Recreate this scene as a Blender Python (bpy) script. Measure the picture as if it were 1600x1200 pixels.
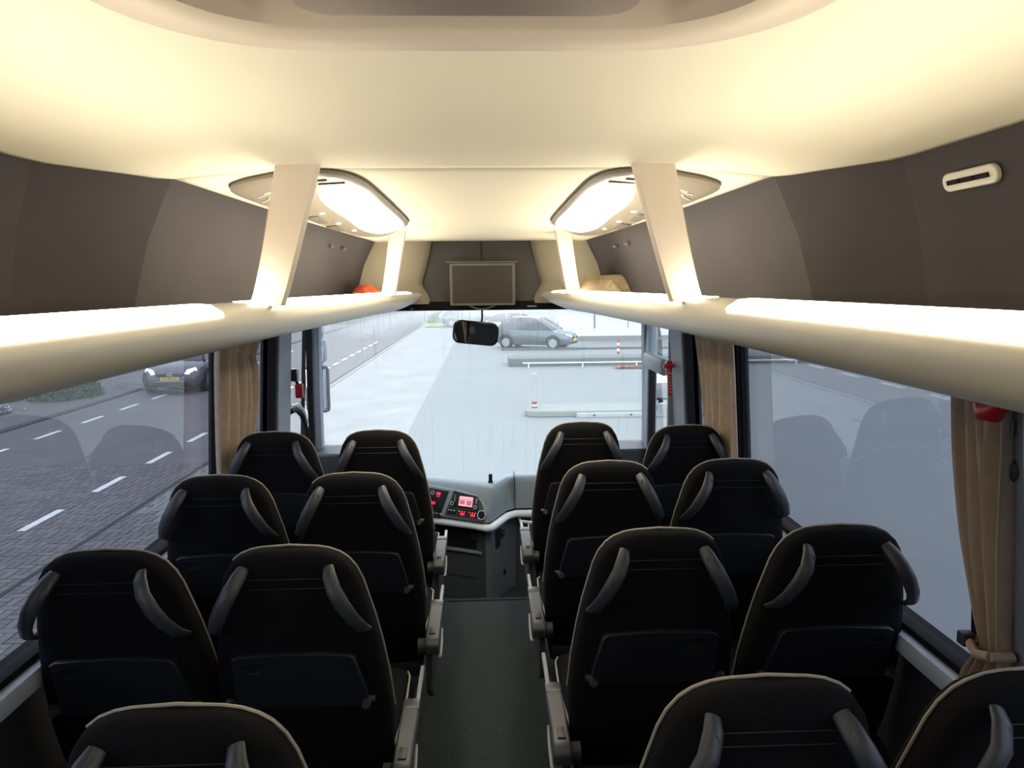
import bpy, bmesh, math, random
from mathutils import Vector, Matrix, noise as mnoise
from math import pi, sin, cos, radians as R
random.seed(7)
for o in list(bpy.data.objects): bpy.data.objects.remove(o)
S = bpy.context.scene
C = S.collection

# ------------------------------------------------------------ camera, sky, exposure
cd = bpy.data.cameras.new('camera'); cam = bpy.data.objects.new('camera', cd); C.objects.link(cam)
cd.sensor_fit = 'HORIZONTAL'; cd.sensor_width = 36; cd.lens = 1170.5*36/1600; cd.clip_start = .02; cd.clip_end = 500
PIT, YAW, ROL = .1315, .036, -.0095
fw = Vector((sin(YAW)*cos(PIT), cos(YAW)*cos(PIT), -sin(PIT)))
r0 = Vector((cos(YAW), -sin(YAW), 0)); u0 = r0.cross(fw)
rr = r0*cos(ROL)+u0*sin(ROL); uu = -r0*sin(ROL)+u0*cos(ROL)
m = Matrix((rr, uu, -fw)).transposed().to_4x4(); m.translation = Vector((.0138, 0, 1.7395))
cam.matrix_world = m
S.camera = cam
S.view_settings.view_transform = 'Standard'; S.view_settings.look = 'None'
S.view_settings.exposure = 0; S.view_settings.gamma = 1; S.view_settings.use_curve_mapping = False
W = bpy.data.worlds.new('overcast_sky'); S.world = W; W.use_nodes = True
bgn = W.node_tree.nodes['Background']; bgn.inputs[0].default_value = (.86, .93, 1, 1); bgn.inputs[1].default_value = 3.6
G = -1.3            # street level below the coach floor

# ------------------------------------------------------------ materials
def mat(name, col, rough=.6, metal=0, emit=None, es=0, spec=.5, noise=None, bump=None, coat=0, trans=None):
    """noise=(scale, amount, col2) colour mottling; bump=(scale, strength)"""
    M = bpy.data.materials.new(name); M.use_nodes = True
    N = M.node_tree.nodes; L = M.node_tree.links; b = N['Principled BSDF']
    c = (*col, 1)
    b.inputs['Base Color'].default_value = c; b.inputs['Roughness'].default_value = rough
    b.inputs['Metallic'].default_value = metal; b.inputs['Specular IOR Level'].default_value = spec
    b.inputs['Coat Weight'].default_value = coat
    if emit: b.inputs['Emission Color'].default_value = (*emit, 1); b.inputs['Emission Strength'].default_value = es
    tc = N.new('ShaderNodeTexCoord')
    if noise:
        n = N.new('ShaderNodeTexNoise'); n.inputs['Scale'].default_value = noise[0]; n.inputs['Detail'].default_value = 6
        L.new(tc.outputs['Object'], n.inputs['Vector'])
        mx = N.new('ShaderNodeMix'); mx.data_type = 'RGBA'
        rp = N.new('ShaderNodeMapRange'); rp.inputs[1].default_value = .35; rp.inputs[2].default_value = .65; rp.inputs[4].default_value = noise[1]
        L.new(n.outputs['Fac'], rp.inputs[0]); L.new(rp.outputs[0], mx.inputs[0])
        mx.inputs[6].default_value = c; mx.inputs[7].default_value = (*noise[2], 1)
        L.new(mx.outputs[2], b.inputs['Base Color'])
    if bump:
        n = N.new('ShaderNodeTexNoise'); n.inputs['Scale'].default_value = bump[0]; n.inputs['Detail'].default_value = 4
        L.new(tc.outputs['Object'], n.inputs['Vector'])
        bp = N.new('ShaderNodeBump'); bp.inputs['Strength'].default_value = bump[1]; bp.inputs['Distance'].default_value = .002
        L.new(n.outputs['Fac'], bp.inputs['Height']); L.new(bp.outputs[0], b.inputs['Normal'])
    return M
M = {}
M['fabric'] = mat('charcoal seat fabric', (.0065, .0062, .0075), .95, spec=.12, noise=(260, .7, (.012, .0115, .013)), bump=(900, .5))
M['piping'] = mat('beige piping', (.36, .32, .27), .6)
M['grip'] = mat('grey seat grip plastic', (.048, .050, .060), .38, bump=(500, .1))
M['tray'] = mat('dark tray plastic', (.014, .015, .022), .45)
M['traydark'] = mat('tray recess', (.007, .007, .010), .6)
M['arm'] = mat('grey armrest plastic', (.066, .071, .084), .5, bump=(500, .1))
M['armdark'] = mat('dark seat hardware', (.03, .03, .033), .5)
M['silver'] = mat('silver painted metal', (.34, .37, .41), .4)
M['chrome'] = mat('chrome', (.8, .8, .82), .12, metal=1)
M['ceiling'] = mat('cream ceiling lining', (.87, .835, .72), .85, spec=.2, noise=(1.6, .25, (.81, .775, .65)), bump=(420, .25))
M['hatch'] = mat('beige hatch rim plastic', (.70, .62, .54), .5, bump=(300, .1))
M['hatchpanel'] = mat('brown hatch panel', (.17, .115, .09), .45, noise=(8, .3, (.14, .095, .075)))
M['hatchwell'] = mat('grey hatch well', (.27, .25, .235), .6)
M['rack'] = mat('grey beige rack plastic', (.64, .61, .54), .36, bump=(350, .06))
M['lens'] = mat('rack light strip', (.9, .85, .7), .4, emit=(1, .885, .67), es=15.5)
M['lens2'] = mat('service panel lamp lens', (.9, .85, .7), .4, emit=(1, .89, .66), es=13)
M['lens3'] = mat('front rack light strip', (.9, .85, .7), .4, emit=(1, .885, .67), es=26)
M['strut'] = mat('pale beige strut', (.84, .75, .68), .5)
M['carpet'] = mat('dark grey wall carpet', (.082, .076, .085), .95, spec=.1, noise=(3, .35, (.062, .057, .066)), bump=(700, .5))
M['unit'] = mat('warm grey service panel', (.25, .22, .18), .35)
M['unitdark'] = mat('dark panel gap', (.10, .085, .07), .6)
M['bulk'] = mat('grey front bulkhead', (.09, .088, .09), .6, bump=(300, .2))
M['bulkside'] = mat('beige bulkhead side', (.36, .33, .25), .6)
M['black'] = mat('black rubber', (.009, .009, .011), .8, spec=.2)
M['blackgloss'] = mat('black gloss plastic', (.012, .012, .014), .2)
M['screen'] = mat('switched off screen', (.030, .026, .017), .35)
M['bezel'] = mat('grey monitor bezel', (.17, .165, .15), .5)
M['wall'] = mat('dark side wall trim', (.035, .036, .045), .65, bump=(300, .15))
M['pillar'] = mat('blue grey pillar trim', (.20, .225, .29), .6, bump=(300, .15))
M['sill'] = mat('pale blue grey sill rail', (.55, .62, .74), .4)
M['floor'] = mat('aisle carpet', (.024, .030, .034), .95, spec=.1, noise=(90, .8, (.038, .047, .052)), bump=(500, .8))
M['dash'] = mat('blue grey dashboard', (.20, .245, .30), .5, bump=(400, .15))
M['console'] = mat('mid blue grey console', (.10, .122, .152), .5)
M['dashdark'] = mat('dark dashboard lower', (.045, .053, .066), .55)
M['rail'] = mat('silver dashboard rail', (.78, .86, .97), .4)
M['mirror'] = mat('mirror glass', (.75, .78, .82), .03, metal=1)
M['red'] = mat('red plastic', (.42, .015, .02), .4)
M['redglow'] = mat('red lit display', (.3, 0, .01), .4, emit=(1, .02, .05), es=1.3)
M['pinkscreen'] = mat('lit radio display', (.5, .3, .32), .3, emit=(1, .45, .5), es=.9)
M['pinkmap'] = mat('radio display darker field', (.3, .1, .14), .3, emit=(.75, .16, .25), es=.6)
M['whitemark'] = mat('white marking', (.6, .6, .62), .5)
M['curtain'] = mat('beige brown curtain', (.42, .33, .262), .9, spec=.1, noise=(30, .4, (.33, .25, .19)), bump=(900, .4))
M['orange'] = mat('orange red cloth', (.75, .12, .04), .8)
M['tan'] = mat('tan folded cloth', (.42, .34, .22), .9, noise=(14, .5, (.30, .235, .15)))
M['sticker'] = mat('dark sticker', (.06, .075, .06), .5)
M['stickerw'] = mat('pale sticker print', (.42, .50, .40), .5)
M['corner'] = mat('dark corner panel', (.022, .027, .034), .5)
M['outer'] = mat('white coach body paint', (.6, .62, .65), .3)
# outdoors
M['asphalt'] = mat('wet grey asphalt', (.165, .175, .18), .75, noise=(.35, .5, (.135, .145, .15)), bump=(40, .2))
M['brick'] = mat('mauve grey paving brick', (.125, .108, .114), .75, noise=(2.2, .6, (.09, .08, .086)))
M['brick2'] = mat('greyer paving brick', (.15, .14, .145), .75, noise=(2.2, .6, (.105, .097, .10)))
M['joint'] = mat('brick joint sand', (.03, .028, .028), .9)
M['line'] = mat('white road paint', (.78, .8, .82), .6, noise=(9, .5, (.5, .5, .52)))
M['kerb'] = mat('concrete kerb', (.22, .235, .22), .8, noise=(4, .5, (.15, .16, .15)))
M['kerbdark'] = mat('dark concrete step', (.10, .115, .115), .8)
M['grass'] = mat('lawn grass', (.11, .20, .05), .9, noise=(6, .6, (.17, .27, .08)))
M['leaf'] = mat('shrub leaves', (.045, .10, .035), .7, noise=(5, .6, (.07, .14, .05)))
M['flower'] = mat('pale flowers', (.6, .55, .62), .8)
M['litter'] = mat('brown fallen leaves', (.32, .12, .05), .9)
M['whitewall'] = mat('white building render', (.72, .73, .74), .85, noise=(.7, .3, (.64, .65, .66)))
M['winglass'] = mat('dark window glass', (.05, .06, .07), .1)
M['carblue'] = mat('blue grey car paint', (.12, .15, .17), .25, metal=.3, coat=.6)
M['cargrey'] = mat('dark grey car paint', (.10, .10, .125), .25, metal=.4, coat=.8)
M['carwhite'] = mat('pale car paint', (.5, .52, .55), .25, coat=.6)
M['tyre'] = mat('tyre rubber', (.02, .02, .021), .8)
M['alloy'] = mat('alloy wheel', (.4, .42, .44), .3, metal=.8)
M['lamp'] = mat('lit headlamp', (1, 1, 1), .2, emit=(1, .95, .85), es=7)
M['plate'] = mat('yellow number plate', (.75, .50, .03), .5)
M['white'] = mat('white paint', (.75, .76, .76), .5)
M['plank'] = mat('worn grey plank', (.36, .37, .37), .7, noise=(5, .4, (.28, .29, .29)))

def brick_mat(nm='distant brick paving', k=1):      # far paving where single bricks cannot be told apart
    X = bpy.data.materials.new(nm); X.use_nodes = True
    N = X.node_tree.nodes; L = X.node_tree.links; b = N['Principled BSDF']; b.inputs['Roughness'].default_value = .75
    tc = N.new('ShaderNodeTexCoord'); bt = N.new('ShaderNodeTexBrick')
    bt.inputs['Scale'].default_value = 1; bt.inputs['Brick Width'].default_value = .2; bt.inputs['Row Height'].default_value = .1
    bt.inputs['Mortar Size'].default_value = .006
    c1, c2, c3 = ((.125, .108, .113, 1), (.15, .138, .142, 1), (.06, .055, .055, 1)) if k == 1 else ((.30, .295, .295, 1), (.25, .245, .25, 1), (.16, .155, .155, 1))
    bt.inputs['Color1'].default_value = c1; bt.inputs['Color2'].default_value = c2; bt.inputs['Mortar'].default_value = c3
    L.new(tc.outputs['Object'], bt.inputs['Vector'])
    n = N.new('ShaderNodeTexNoise'); n.inputs['Scale'].default_value = .8; n.inputs['Detail'].default_value = 5
    L.new(tc.outputs['Object'], n.inputs['Vector'])
    mx = N.new('ShaderNodeMix'); mx.data_type = 'RGBA'; mx.blend_type = 'MULTIPLY'; mx.inputs[0].default_value = .6
    cr = N.new('ShaderNodeValToRGB'); cr.color_ramp.elements[0].position = .3; cr.color_ramp.elements[0].color = (.65, .65, .65, 1); cr.color_ramp.elements[1].position = .7
    L.new(n.outputs['Fac'], cr.inputs[0]); L.new(bt.outputs['Color'], mx.inputs[6]); L.new(cr.outputs[0], mx.inputs[7]); L.new(mx.outputs[2], b.inputs['Base Color'])
    return X
M['brickfar'] = brick_mat(); M['brickpale'] = brick_mat('pale concrete brick paving', 2)

def glass_mat(name, tint, fres=1.5, dirt=0.0, dirtcol=(.8, .8, .8), fog=False, rough=0.0):
    X = bpy.data.materials.new(name); X.use_nodes = True
    N = X.node_tree.nodes; L = X.node_tree.links; N.clear()
    out = N.new('ShaderNodeOutputMaterial'); tr = N.new('ShaderNodeBsdfTransparent'); tr.inputs[0].default_value = (*tint, 1)
    gl = N.new('ShaderNodeBsdfGlossy'); gl.inputs['Roughness'].default_value = rough
    fr = N.new('ShaderNodeFresnel'); fr.inputs[0].default_value = fres
    geo = N.new('ShaderNodeNewGeometry')
    # fresnel of a thin pane is the same seen from either face
    m1 = N.new('ShaderNodeMixShader')
    fin = N.new('ShaderNodeLayerWeight'); fin.inputs[0].default_value = .5
    pw = N.new('ShaderNodeMath'); pw.operation = 'POWER'; pw.inputs[1].default_value = 3.2
    ab = N.new('ShaderNodeMath'); ab.operation = 'MULTIPLY_ADD'; ab.inputs[1].default_value = .62; ab.inputs[2].default_value = .045; ab.use_clamp = True
    L.new(fin.outputs['Facing'], pw.inputs[0]); L.new(pw.outputs[0], ab.inputs[0]); L.new(ab.outputs[0], m1.inputs[0])
    L.new(tr.outputs[0], m1.inputs[1]); L.new(gl.outputs[0], m1.inputs[2])
    d = N.new('ShaderNodeBsdfDiffuse'); d.inputs[0].default_value = (*dirtcol, 1)
    t = N.new('ShaderNodeBsdfTranslucent'); t.inputs[0].default_value = (*dirtcol, 1)
    dm = N.new('ShaderNodeMixShader'); dm.inputs[0].default_value = .6; L.new(d.outputs[0], dm.inputs[1]); L.new(t.outputs[0], dm.inputs[2])
    m2 = N.new('ShaderNodeMixShader'); m2.inputs[0].default_value = dirt
    L.new(m1.outputs[0], m2.inputs[1]); L.new(dm.outputs[0], m2.inputs[2])
    if fog:
        # condensation: thick above z 1.28, thin below, broken by narrow wiped drips
        tc = N.new('ShaderNodeTexCoord'); sp = N.new('ShaderNodeSeparateXYZ'); L.new(tc.outputs['Object'], sp.inputs[0])
        mp = N.new('ShaderNodeMapping'); mp.inputs['Scale'].default_value = (1.2, 1, 2.0); L.new(tc.outputs['Object'], mp.inputs[0])
        n = N.new('ShaderNodeTexNoise'); n.inputs['Scale'].default_value = 1.6; n.inputs['Detail'].default_value = 3; L.new(mp.outputs[0], n.inputs['Vector'])
        e = N.new('ShaderNodeMath'); e.operation = 'MULTIPLY_ADD'; e.inputs[1].default_value = .35; L.new(n.outputs['Fac'], e.inputs[0]); L.new(sp.outputs['Z'], e.inputs[2])
        mr = N.new('ShaderNodeMapRange'); mr.inputs[1].default_value = 1.30; mr.inputs[2].default_value = 1.46; mr.inputs[3].default_value = .10; mr.inputs[4].default_value = .80
        L.new(e.outputs[0], mr.inputs[0])
        mp2 = N.new('ShaderNodeMapping'); mp2.inputs['Scale'].default_value = (60, 1, 1.6); L.new(tc.outputs['Object'], mp2.inputs[0])
        n2 = N.new('ShaderNodeTexNoise'); n2.inputs['Scale'].default_value = 1; n2.inputs['Detail'].default_value = 2; L.new(mp2.outputs[0], n2.inputs['Vector'])
        st = N.new('ShaderNodeMapRange'); st.inputs[1].default_value = .60; st.inputs[2].default_value = .68; st.inputs[3].default_value = 1; st.inputs[4].default_value = .25
        L.new(n2.outputs['Fac'], st.inputs[0])
        mu = N.new('ShaderNodeMath'); mu.operation = 'MULTIPLY'; L.new(mr.outputs[0], mu.inputs[0]); L.new(st.outputs[0], mu.inputs[1]); L.new(mu.outputs[0], m2.inputs[0])
    L.new(m2.outputs[0], out.inputs[0])
    return X
M['glass'] = glass_mat('tinted side glass', (.31, .33, .38), dirt=.02, dirtcol=(.55, .6, .75))
M['clear'] = glass_mat('clear door glass', (.85, .9, .92), dirt=.02)
M['windscreen'] = glass_mat('misted windscreen glass', (.88, .93, .95), fog=True, dirtcol=(.95, .98, 1))

# ------------------------------------------------------------ mesh helpers
def tag(o, label=None, cat=None, group=None, kind=None):
    if label: o['label'] = label
    if cat: o['category'] = cat
    if group: o['group'] = group
    if kind: o['kind'] = kind
    return o
def empty(name, loc=(0, 0, 0), rz=0, label=None, cat=None, group=None, kind=None):
    o = bpy.data.objects.new(name, None); C.objects.link(o); o.location = loc; o.rotation_euler.z = rz; o.empty_display_size = .05
    return tag(o, label, cat, group, kind)
class MB:
    def __init__(s): s.v = []; s.f = []; s.mi = []; s.ms = []; s.cur = 0
    def add(s, vs, fs):
        k = len(s.v); s.v += [tuple(v) for v in vs]; s.f += [tuple(i+k for i in f) for f in fs]; s.mi += [s.cur]*len(fs); return s
    def box(s, a, b, bev=0):
        x0, y0, z0 = [min(p, q) for p, q in zip(a, b)]; x1, y1, z1 = [max(p, q) for p, q in zip(a, b)]
        bm = bmesh.new(); bmesh.ops.create_cube(bm, size=1)
        for v in bm.verts: v.co = Vector(((x0+x1)/2+v.co.x*(x1-x0), (y0+y1)/2+v.co.y*(y1-y0), (z0+z1)/2+v.co.z*(z1-z0)))
        if bev: bmesh.ops.bevel(bm, geom=bm.edges[:], offset=bev, segments=2, affect='EDGES', profile=.5)
        return s.bm(bm)
    def bm(s, bm):
        bm.verts.index_update(); s.add([v.co.copy() for v in bm.verts], [[v.index for v in f.verts] for f in bm.faces]); bm.free(); return s
    def loft(s, rings, cap=True, closed=True):
        n = len(rings[0]); vs = [p for r in rings for p in r]; fs = []
        for i in range(len(rings)-1):
            for j in range(n if closed else n-1):
                k = (j+1) % n; fs.append((i*n+j, i*n+k, (i+1)*n+k, (i+1)*n+j))
        if cap: fs.append(tuple(range(n))[::-1]); fs.append(tuple((len(rings)-1)*n+j for j in range(n)))
        return s.add(vs, fs)
    def tube(s, path, rad, seg=8, flat=1.0, up=None):
        path = [Vector(p) for p in path]; rads = rad if isinstance(rad, (list, tuple)) else [rad]*len(path); rings = []
        pu = None
        for i, p in enumerate(path):
            t = (path[min(i+1, len(path)-1)]-path[max(i-1, 0)]).normalized()
            if up is not None: a = Vector(up)
            else: a = pu if pu is not None else (Vector((0, 0, 1)) if abs(t.z) < .9 else Vector((1, 0, 0)))
            b = t.cross(a).normalized(); a = b.cross(t).normalized(); pu = a
            rings.append([p+(b*cos(2*pi*k/seg)+a*sin(2*pi*k/seg)*flat)*rads[i] for k in range(seg)])
        return s.loft(rings)
    def prism(s, poly, fn, d0, d1):   # poly 2D list, fn(u,v,d)->xyz
        n = len(poly); return s.add([fn(u, v, d0) for u, v in poly]+[fn(u, v, d1) for u, v in poly],
            [tuple(range(n))[::-1], tuple(range(n, 2*n))]+[(i, (i+1) % n, n+(i+1) % n, n+i) for i in range(n)])
    def cyl(s, c, ax, r, h, seg=20, r2=None):
        c = Vector(c); ax = Vector(ax).normalized(); a = ax.orthogonal().normalized(); b = ax.cross(a); r2 = r if r2 is None else r2
        return s.loft([[c+(a*cos(2*pi*k/seg)+b*sin(2*pi*k/seg))*q+ax*z for k in range(seg)] for q, z in ((r, 0), (r2, h))])
    def build(s, name, m, parent=None, ang=35, label=None, kind=None, bev=0, sub=0):
        me = bpy.data.meshes.new(name); me.from_pydata(s.v, [], s.f)
        bm = bmesh.new(); bm.from_mesh(me); bmesh.ops.recalc_face_normals(bm, faces=bm.faces[:]); bm.to_mesh(me); bm.free()
        for k in (m if isinstance(m, (list, tuple)) else [m]): me.materials.append(k)
        me.shade_smooth(); me.set_sharp_from_angle(angle=R(ang))
        o = bpy.data.objects.new(name, me); C.objects.link(o)
        if parent is not None: o.parent = parent
        if bev:
            md = o.modifiers.new('bevel', 'BEVEL'); md.width = bev; md.segments = 2; md.limit_method = 'ANGLE'; md.angle_limit = R(40)
        if sub:
            md = o.modifiers.new('sub', 'SUBSURF'); md.levels = md.render_levels = sub
        if label: o['label'] = label
        if kind: o['kind'] = kind
        return o
def kids(o): return [c for c in bpy.data.objects if c.parent == o]
def copy_tree(o, parent=None):
    c = o.copy(); C.objects.link(c); c.parent = parent
    for ch in o.children: copy_tree(ch, c)
    return c
def rrect(x0, y0, x1, y1, r, n=6):
    P = []
    for cx, cy, a in ((x1-r, y1-r, 0), (x0+r, y1-r, 90), (x0+r, y0+r, 180), (x1-r, y0+r, 270)):
        for k in range(n+1):
            t = R(a+90*k/n); P.append((cx+r*cos(t), cy+r*sin(t)))
    return P
def text(body, size, name, m, parent, mw, ext=.001):
    cu = bpy.data.curves.new(name, 'FONT'); cu.body = body; cu.size = size; cu.extrude = ext; cu.align_x = 'CENTER'; cu.align_y = 'CENTER'; cu.resolution_u = 2
    t = bpy.data.objects.new(name, cu); C.objects.link(t)
    dg = bpy.context.evaluated_depsgraph_get(); me = bpy.data.meshes.new_from_object(t.evaluated_get(dg))
    bpy.data.objects.remove(t); me.materials.clear(); me.materials.append(m)
    me.transform(mw); o = bpy.data.objects.new(name, me); C.objects.link(o); o.parent = parent; return o
def lerp(a, b, t): return a+(b-a)*t
def interp(tab, x):
    if x <= tab[0][0]: return tab[0][1]
    for (a, p), (b, q) in zip(tab, tab[1:]):
        if x <= b: return lerp(p, q, (x-a)/(b-a))
    return tab[-1][1]
YB, YF = -2.2, 5.0            # cabin rear and bulkhead

# ================================================================ SETTING: coach shell
# floor
MB().box((-1.24, YB, -.06), (1.24, 4.0, 0)).build('floor', M['floor'], kind='structure')
cabf = MB().box((-1.24, 4.0, -.42), (1.24, 5.5, -.36)).build('floor', M['floor'], kind='structure')
MB().box((-1.24, 3.985, -.36), (1.24, 4.0, -.061)).box((-1.24, 3.975, -.012), (1.24, 4.006, .004)).build('trim_1', M['black'], kind='structure')

def wx(z): return 1.2-.06*(z-.8)      # inner wall surface leans in with height
OPEN = [(-1.72, -.2), (-.04, 1.46), (1.68, 3.37)]
def side_wall(sg):
    name = 'wall_right' if sg > 0 else 'wall_left'
    b = MB()
    def seg(y0, y1, z0, z1, t=.05):
        b.add([(sg*wx(z0), y0, z0), (sg*wx(z0), y1, z0), (sg*wx(z1), y1, z1), (sg*wx(z1), y0, z1),
               (sg*(wx(z0)+t), y0, z0), (sg*(wx(z0)+t), y1, z0), (sg*(wx(z1)+t), y1, z1), (sg*(wx(z1)+t), y0, z1)],
              [(0, 1, 2, 3), (4, 7, 6, 5), (0, 4, 5, 1), (3, 2, 6, 7), (0, 3, 7, 4), (1, 5, 6, 2)])
    seg(YB, 4.2, -1.0, .78); seg(YB, 5.25, 1.60, 2.14); seg(4.2, 5.1, -1.0, .50)
    ys = [YB]+[y for o in OPEN for y in o]+[3.46]
    for a, c in zip(ys[::2], ys[1::2]): seg(a, c, .78, 1.60)
    w = b.build(name, M['wall'], kind='structure')
    # sill rail + lower moulding are parts of the wall
    MB().box((sg*1.135, YB, .725), (sg*1.205, 4.2, .782), .012).build('sill_rail', M['sill'], w)
    MB().box((sg*1.16, YB, .782), (sg*1.21, 4.2, .803), .004).build('sill_seal', M['black'], w)
    MB().box((sg*1.13, YB, .0), (sg*1.2, 4.2, .14), .02).build('heater_duct', M['dashdark'], w)
    # B pillar (behind the front quarter pane) with a black rubber edge
    p = MB(); 
    def pil(mb, y0, y1, z0, z1, d=.05, o=0):
        mb.add([(sg*(wx(z0)-d), y0, z0), (sg*(wx(z0)-d), y1, z0), (sg*(wx(z1)-d), y1, z1), (sg*(wx(z1)-d), y0, z1),
                (sg*(wx(z0)+.05), y0, z0), (sg*(wx(z0)+.05), y1, z0), (sg*(wx(z1)+.05), y1, z1), (sg*(wx(z1)+.05), y0, z1)],
               [(0, 1, 2, 3), (4, 7, 6, 5), (0, 4, 5, 1), (3, 2, 6, 7), (0, 3, 7, 4), (1, 5, 6, 2)])
    pil(p, 4.18, 4.46, .5, 1.62, .04); p.build('pillar', M['pillar'], w, bev=.01)
    p = MB(); pil(p, 4.14, 4.18, .78, 1.62, .035); p.build('pillar_seal', M['black'], w)
    for i, (y0, y1) in enumerate([(-.2, -.04), (1.46, 1.68), (3.37, 3.46)]):
        p = MB(); pil(p, y0+.03, y1-.03, .80, 1.61, .012); p.build('pillar', M['pillar'], w, bev=.006)
        p = MB(); pil(p, y0-.012, y0+.03, .80, 1.61, .004); p.build('pillar_seal', M['black'], w)
        p = MB(); pil(p, y1-.03, y1+.012, .80, 1.61, .004); p.build('pillar_seal', M['black'], w)
    return w
WL = side_wall(-1); WR = side_wall(1)
def pane(n, sg, y0, y1, z0, z1, m, seal=True, off=.035):
    w = empty('window_%d' % n, (sg*1.2, (y0+y1)/2, z0), kind='structure')
    b = MB(); T = Vector((-sg*1.2, -(y0+y1)/2, -z0))
    b.add([Vector((sg*(wx(z)+off), y, z))+T for y, z in ((y0, z0), (y1, z0), (y1, z1), (y0, z1))], [(0, 1, 2, 3)])
    b.build('pane', m, w)
    if seal:
        s_ = MB()
        for a, c, e, f in ((y0, y1, z0, z0+.02), (y0, y1, z1-.02, z1), (y0, y0+.02, z0, z1), (y1-.02, y1, z0, z1)):
            pts = []
            for o_ in (.012, .034):
                for y, z in ((a, e), (c, e), (c, f), (a, f)): pts.append(Vector((sg*(wx(z)+o_), y, z))+T)
            s_.add(pts, [(0, 1, 2, 3), (4, 7, 6, 5), (0, 4, 5, 1), (1, 5, 6, 2), (2, 6, 7, 3), (3, 7, 4, 0)])
        s_.build('window_seal', M['black'], w)
    return w
k = 1
for sg in (-1, 1):
    for y0, y1 in OPEN: pane(k, sg, y0, y1, .78, 1.61, M['glass']); k += 1
    pane(k, sg, 3.46, 4.16, .78, 1.61, M['glass']); k += 1
pane(k, -1, 4.46, 5.04, .50, 1.61, M['clear']); k += 1

# rear wall closing the saloon behind the camera
MB().box((-1.25, YB-.05, -1.0), (1.25, YB, 2.14)).build('wall_rear', M['carpet'], kind='structure')
# roof skin
MB().box((-1.24, YB-.05, 2.20), (1.24, 5.3, 2.26), .02).build('wall_roof', M['outer'], kind='structure')

# ceiling lining: flat in the middle, falling slightly to the sides, narrower in front of the cross seam
def cz(x, y):
    a = abs(x); z = 2.057-.030*max(0, (a-.45)/.4)**1.6 if a < .86 else 2.027-.02*(a-.86)/.2
    if y > 2.2: z -= .012*(y-2.2)
    if a > .8 and y < 2: z = max(z, 2.028)
    return z
def hw(y): return interp([(YB, 1.01), (1.80, 1.01), (2.11, .818), (3.4, .76), (4.92, .655)], y)
HX, HY0, HY1 = .335, -.1, .965
def in_hatch(x, y):
    r = .17; x = abs(x)
    if x > HX+.03 or y > HY1+.03 or y < HY0-.03: return False
    cx = HX+.03-r; 
    for cy, sgn in ((HY1+.03-r, 1), (HY0-.03+r, -1)):
        if x > cx and (y-cy)*sgn > 0 and math.hypot(x-cx, y-cy) > r: return False
    return True
def ceiling_piece(ya, yb, name, step=.02):
    ys = []; y = ya
    while y < yb-1e-6:
        ys.append(y); y += step if -.2 < y < 1.1 else .08
    ys.append(yb); n = 84; b = MB(); vs = []
    for y in ys:
        for i in range(n+1):
            x = -hw(y)+2*hw(y)*i/n; vs.append((x, y, cz(x, y)))
    fs = []
    for j in range(len(ys)-1):
        for i in range(n):
            q = [j*(n+1)+i, j*(n+1)+i+1, (j+1)*(n+1)+i+1, (j+1)*(n+1)+i]
            cx = sum(vs[t][0] for t in q)/4; cy = sum(vs[t][1] for t in q)/4
            if in_hatch(cx, cy) : continue
            fs.append(q)
    b.add(vs, fs); o = b.build(name, M['ceiling'], kind='structure')
    md = o.modifiers.new('th', 'SOLIDIFY'); md.thickness = .012; md.offset = 1
    return o
c1 = ceiling_piece(YB, 2.105, 'ceiling'); c2 = ceiling_piece(2.109, 4.94, 'ceiling')
for c in (c1, c2): c.modifiers['th'].offset = -1 if c.data.polygons[0].normal.z < 0 else 1
# make sure the lining thickens upwards
b = MB()
pts = [(-hw(2.107)+2*hw(2.107)*i/40) for i in range(41)]
b.add([(x, 2.100, cz(x, 2.1)+.006) for x in pts]+[(x, 2.114, cz(x, 2.1)+.006) for x in pts], [(i, i+1, 42+i, 41+i) for i in range(40)])
b.build('trim_2', M['unitdark'], kind='structure')

# upholstered luggage bay backs (dark carpet) from the lining down behind the racks
def bay(sg, name):
    b = MB(); ys = [YB, -1, 0, .9, 1.795]
    rg = lambda y: [(sg*hw(y), y, cz(hw(y), y)+.004), (sg*(hw(y)+(.05 if y < 1.8 else .075)), y, 1.87), (sg*(hw(y)+(.10 if y < 1.8 else .15)), y, 1.60)]
    b.loft([rg(y) for y in ys], cap=False, closed=False)
    o = b.build(name, M['carpet'], kind='structure')
    b = MB(); b.loft([rg(y) for y in (1.795, 1.9, 2.0, 2.105)], cap=False, closed=False); b.build('luggage_bay_return', M['carpet'], o, ang=60)
    b = MB(); b.loft([rg(y) for y in (2.105, 2.6, 3.2, 3.8, 4.4, 4.80)], cap=False, closed=False); b.build('luggage_bay_lining', M['carpet'], o, ang=60)
    return o
bay(-1, 'trim_3'); bay(1, 'trim_4')

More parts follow.
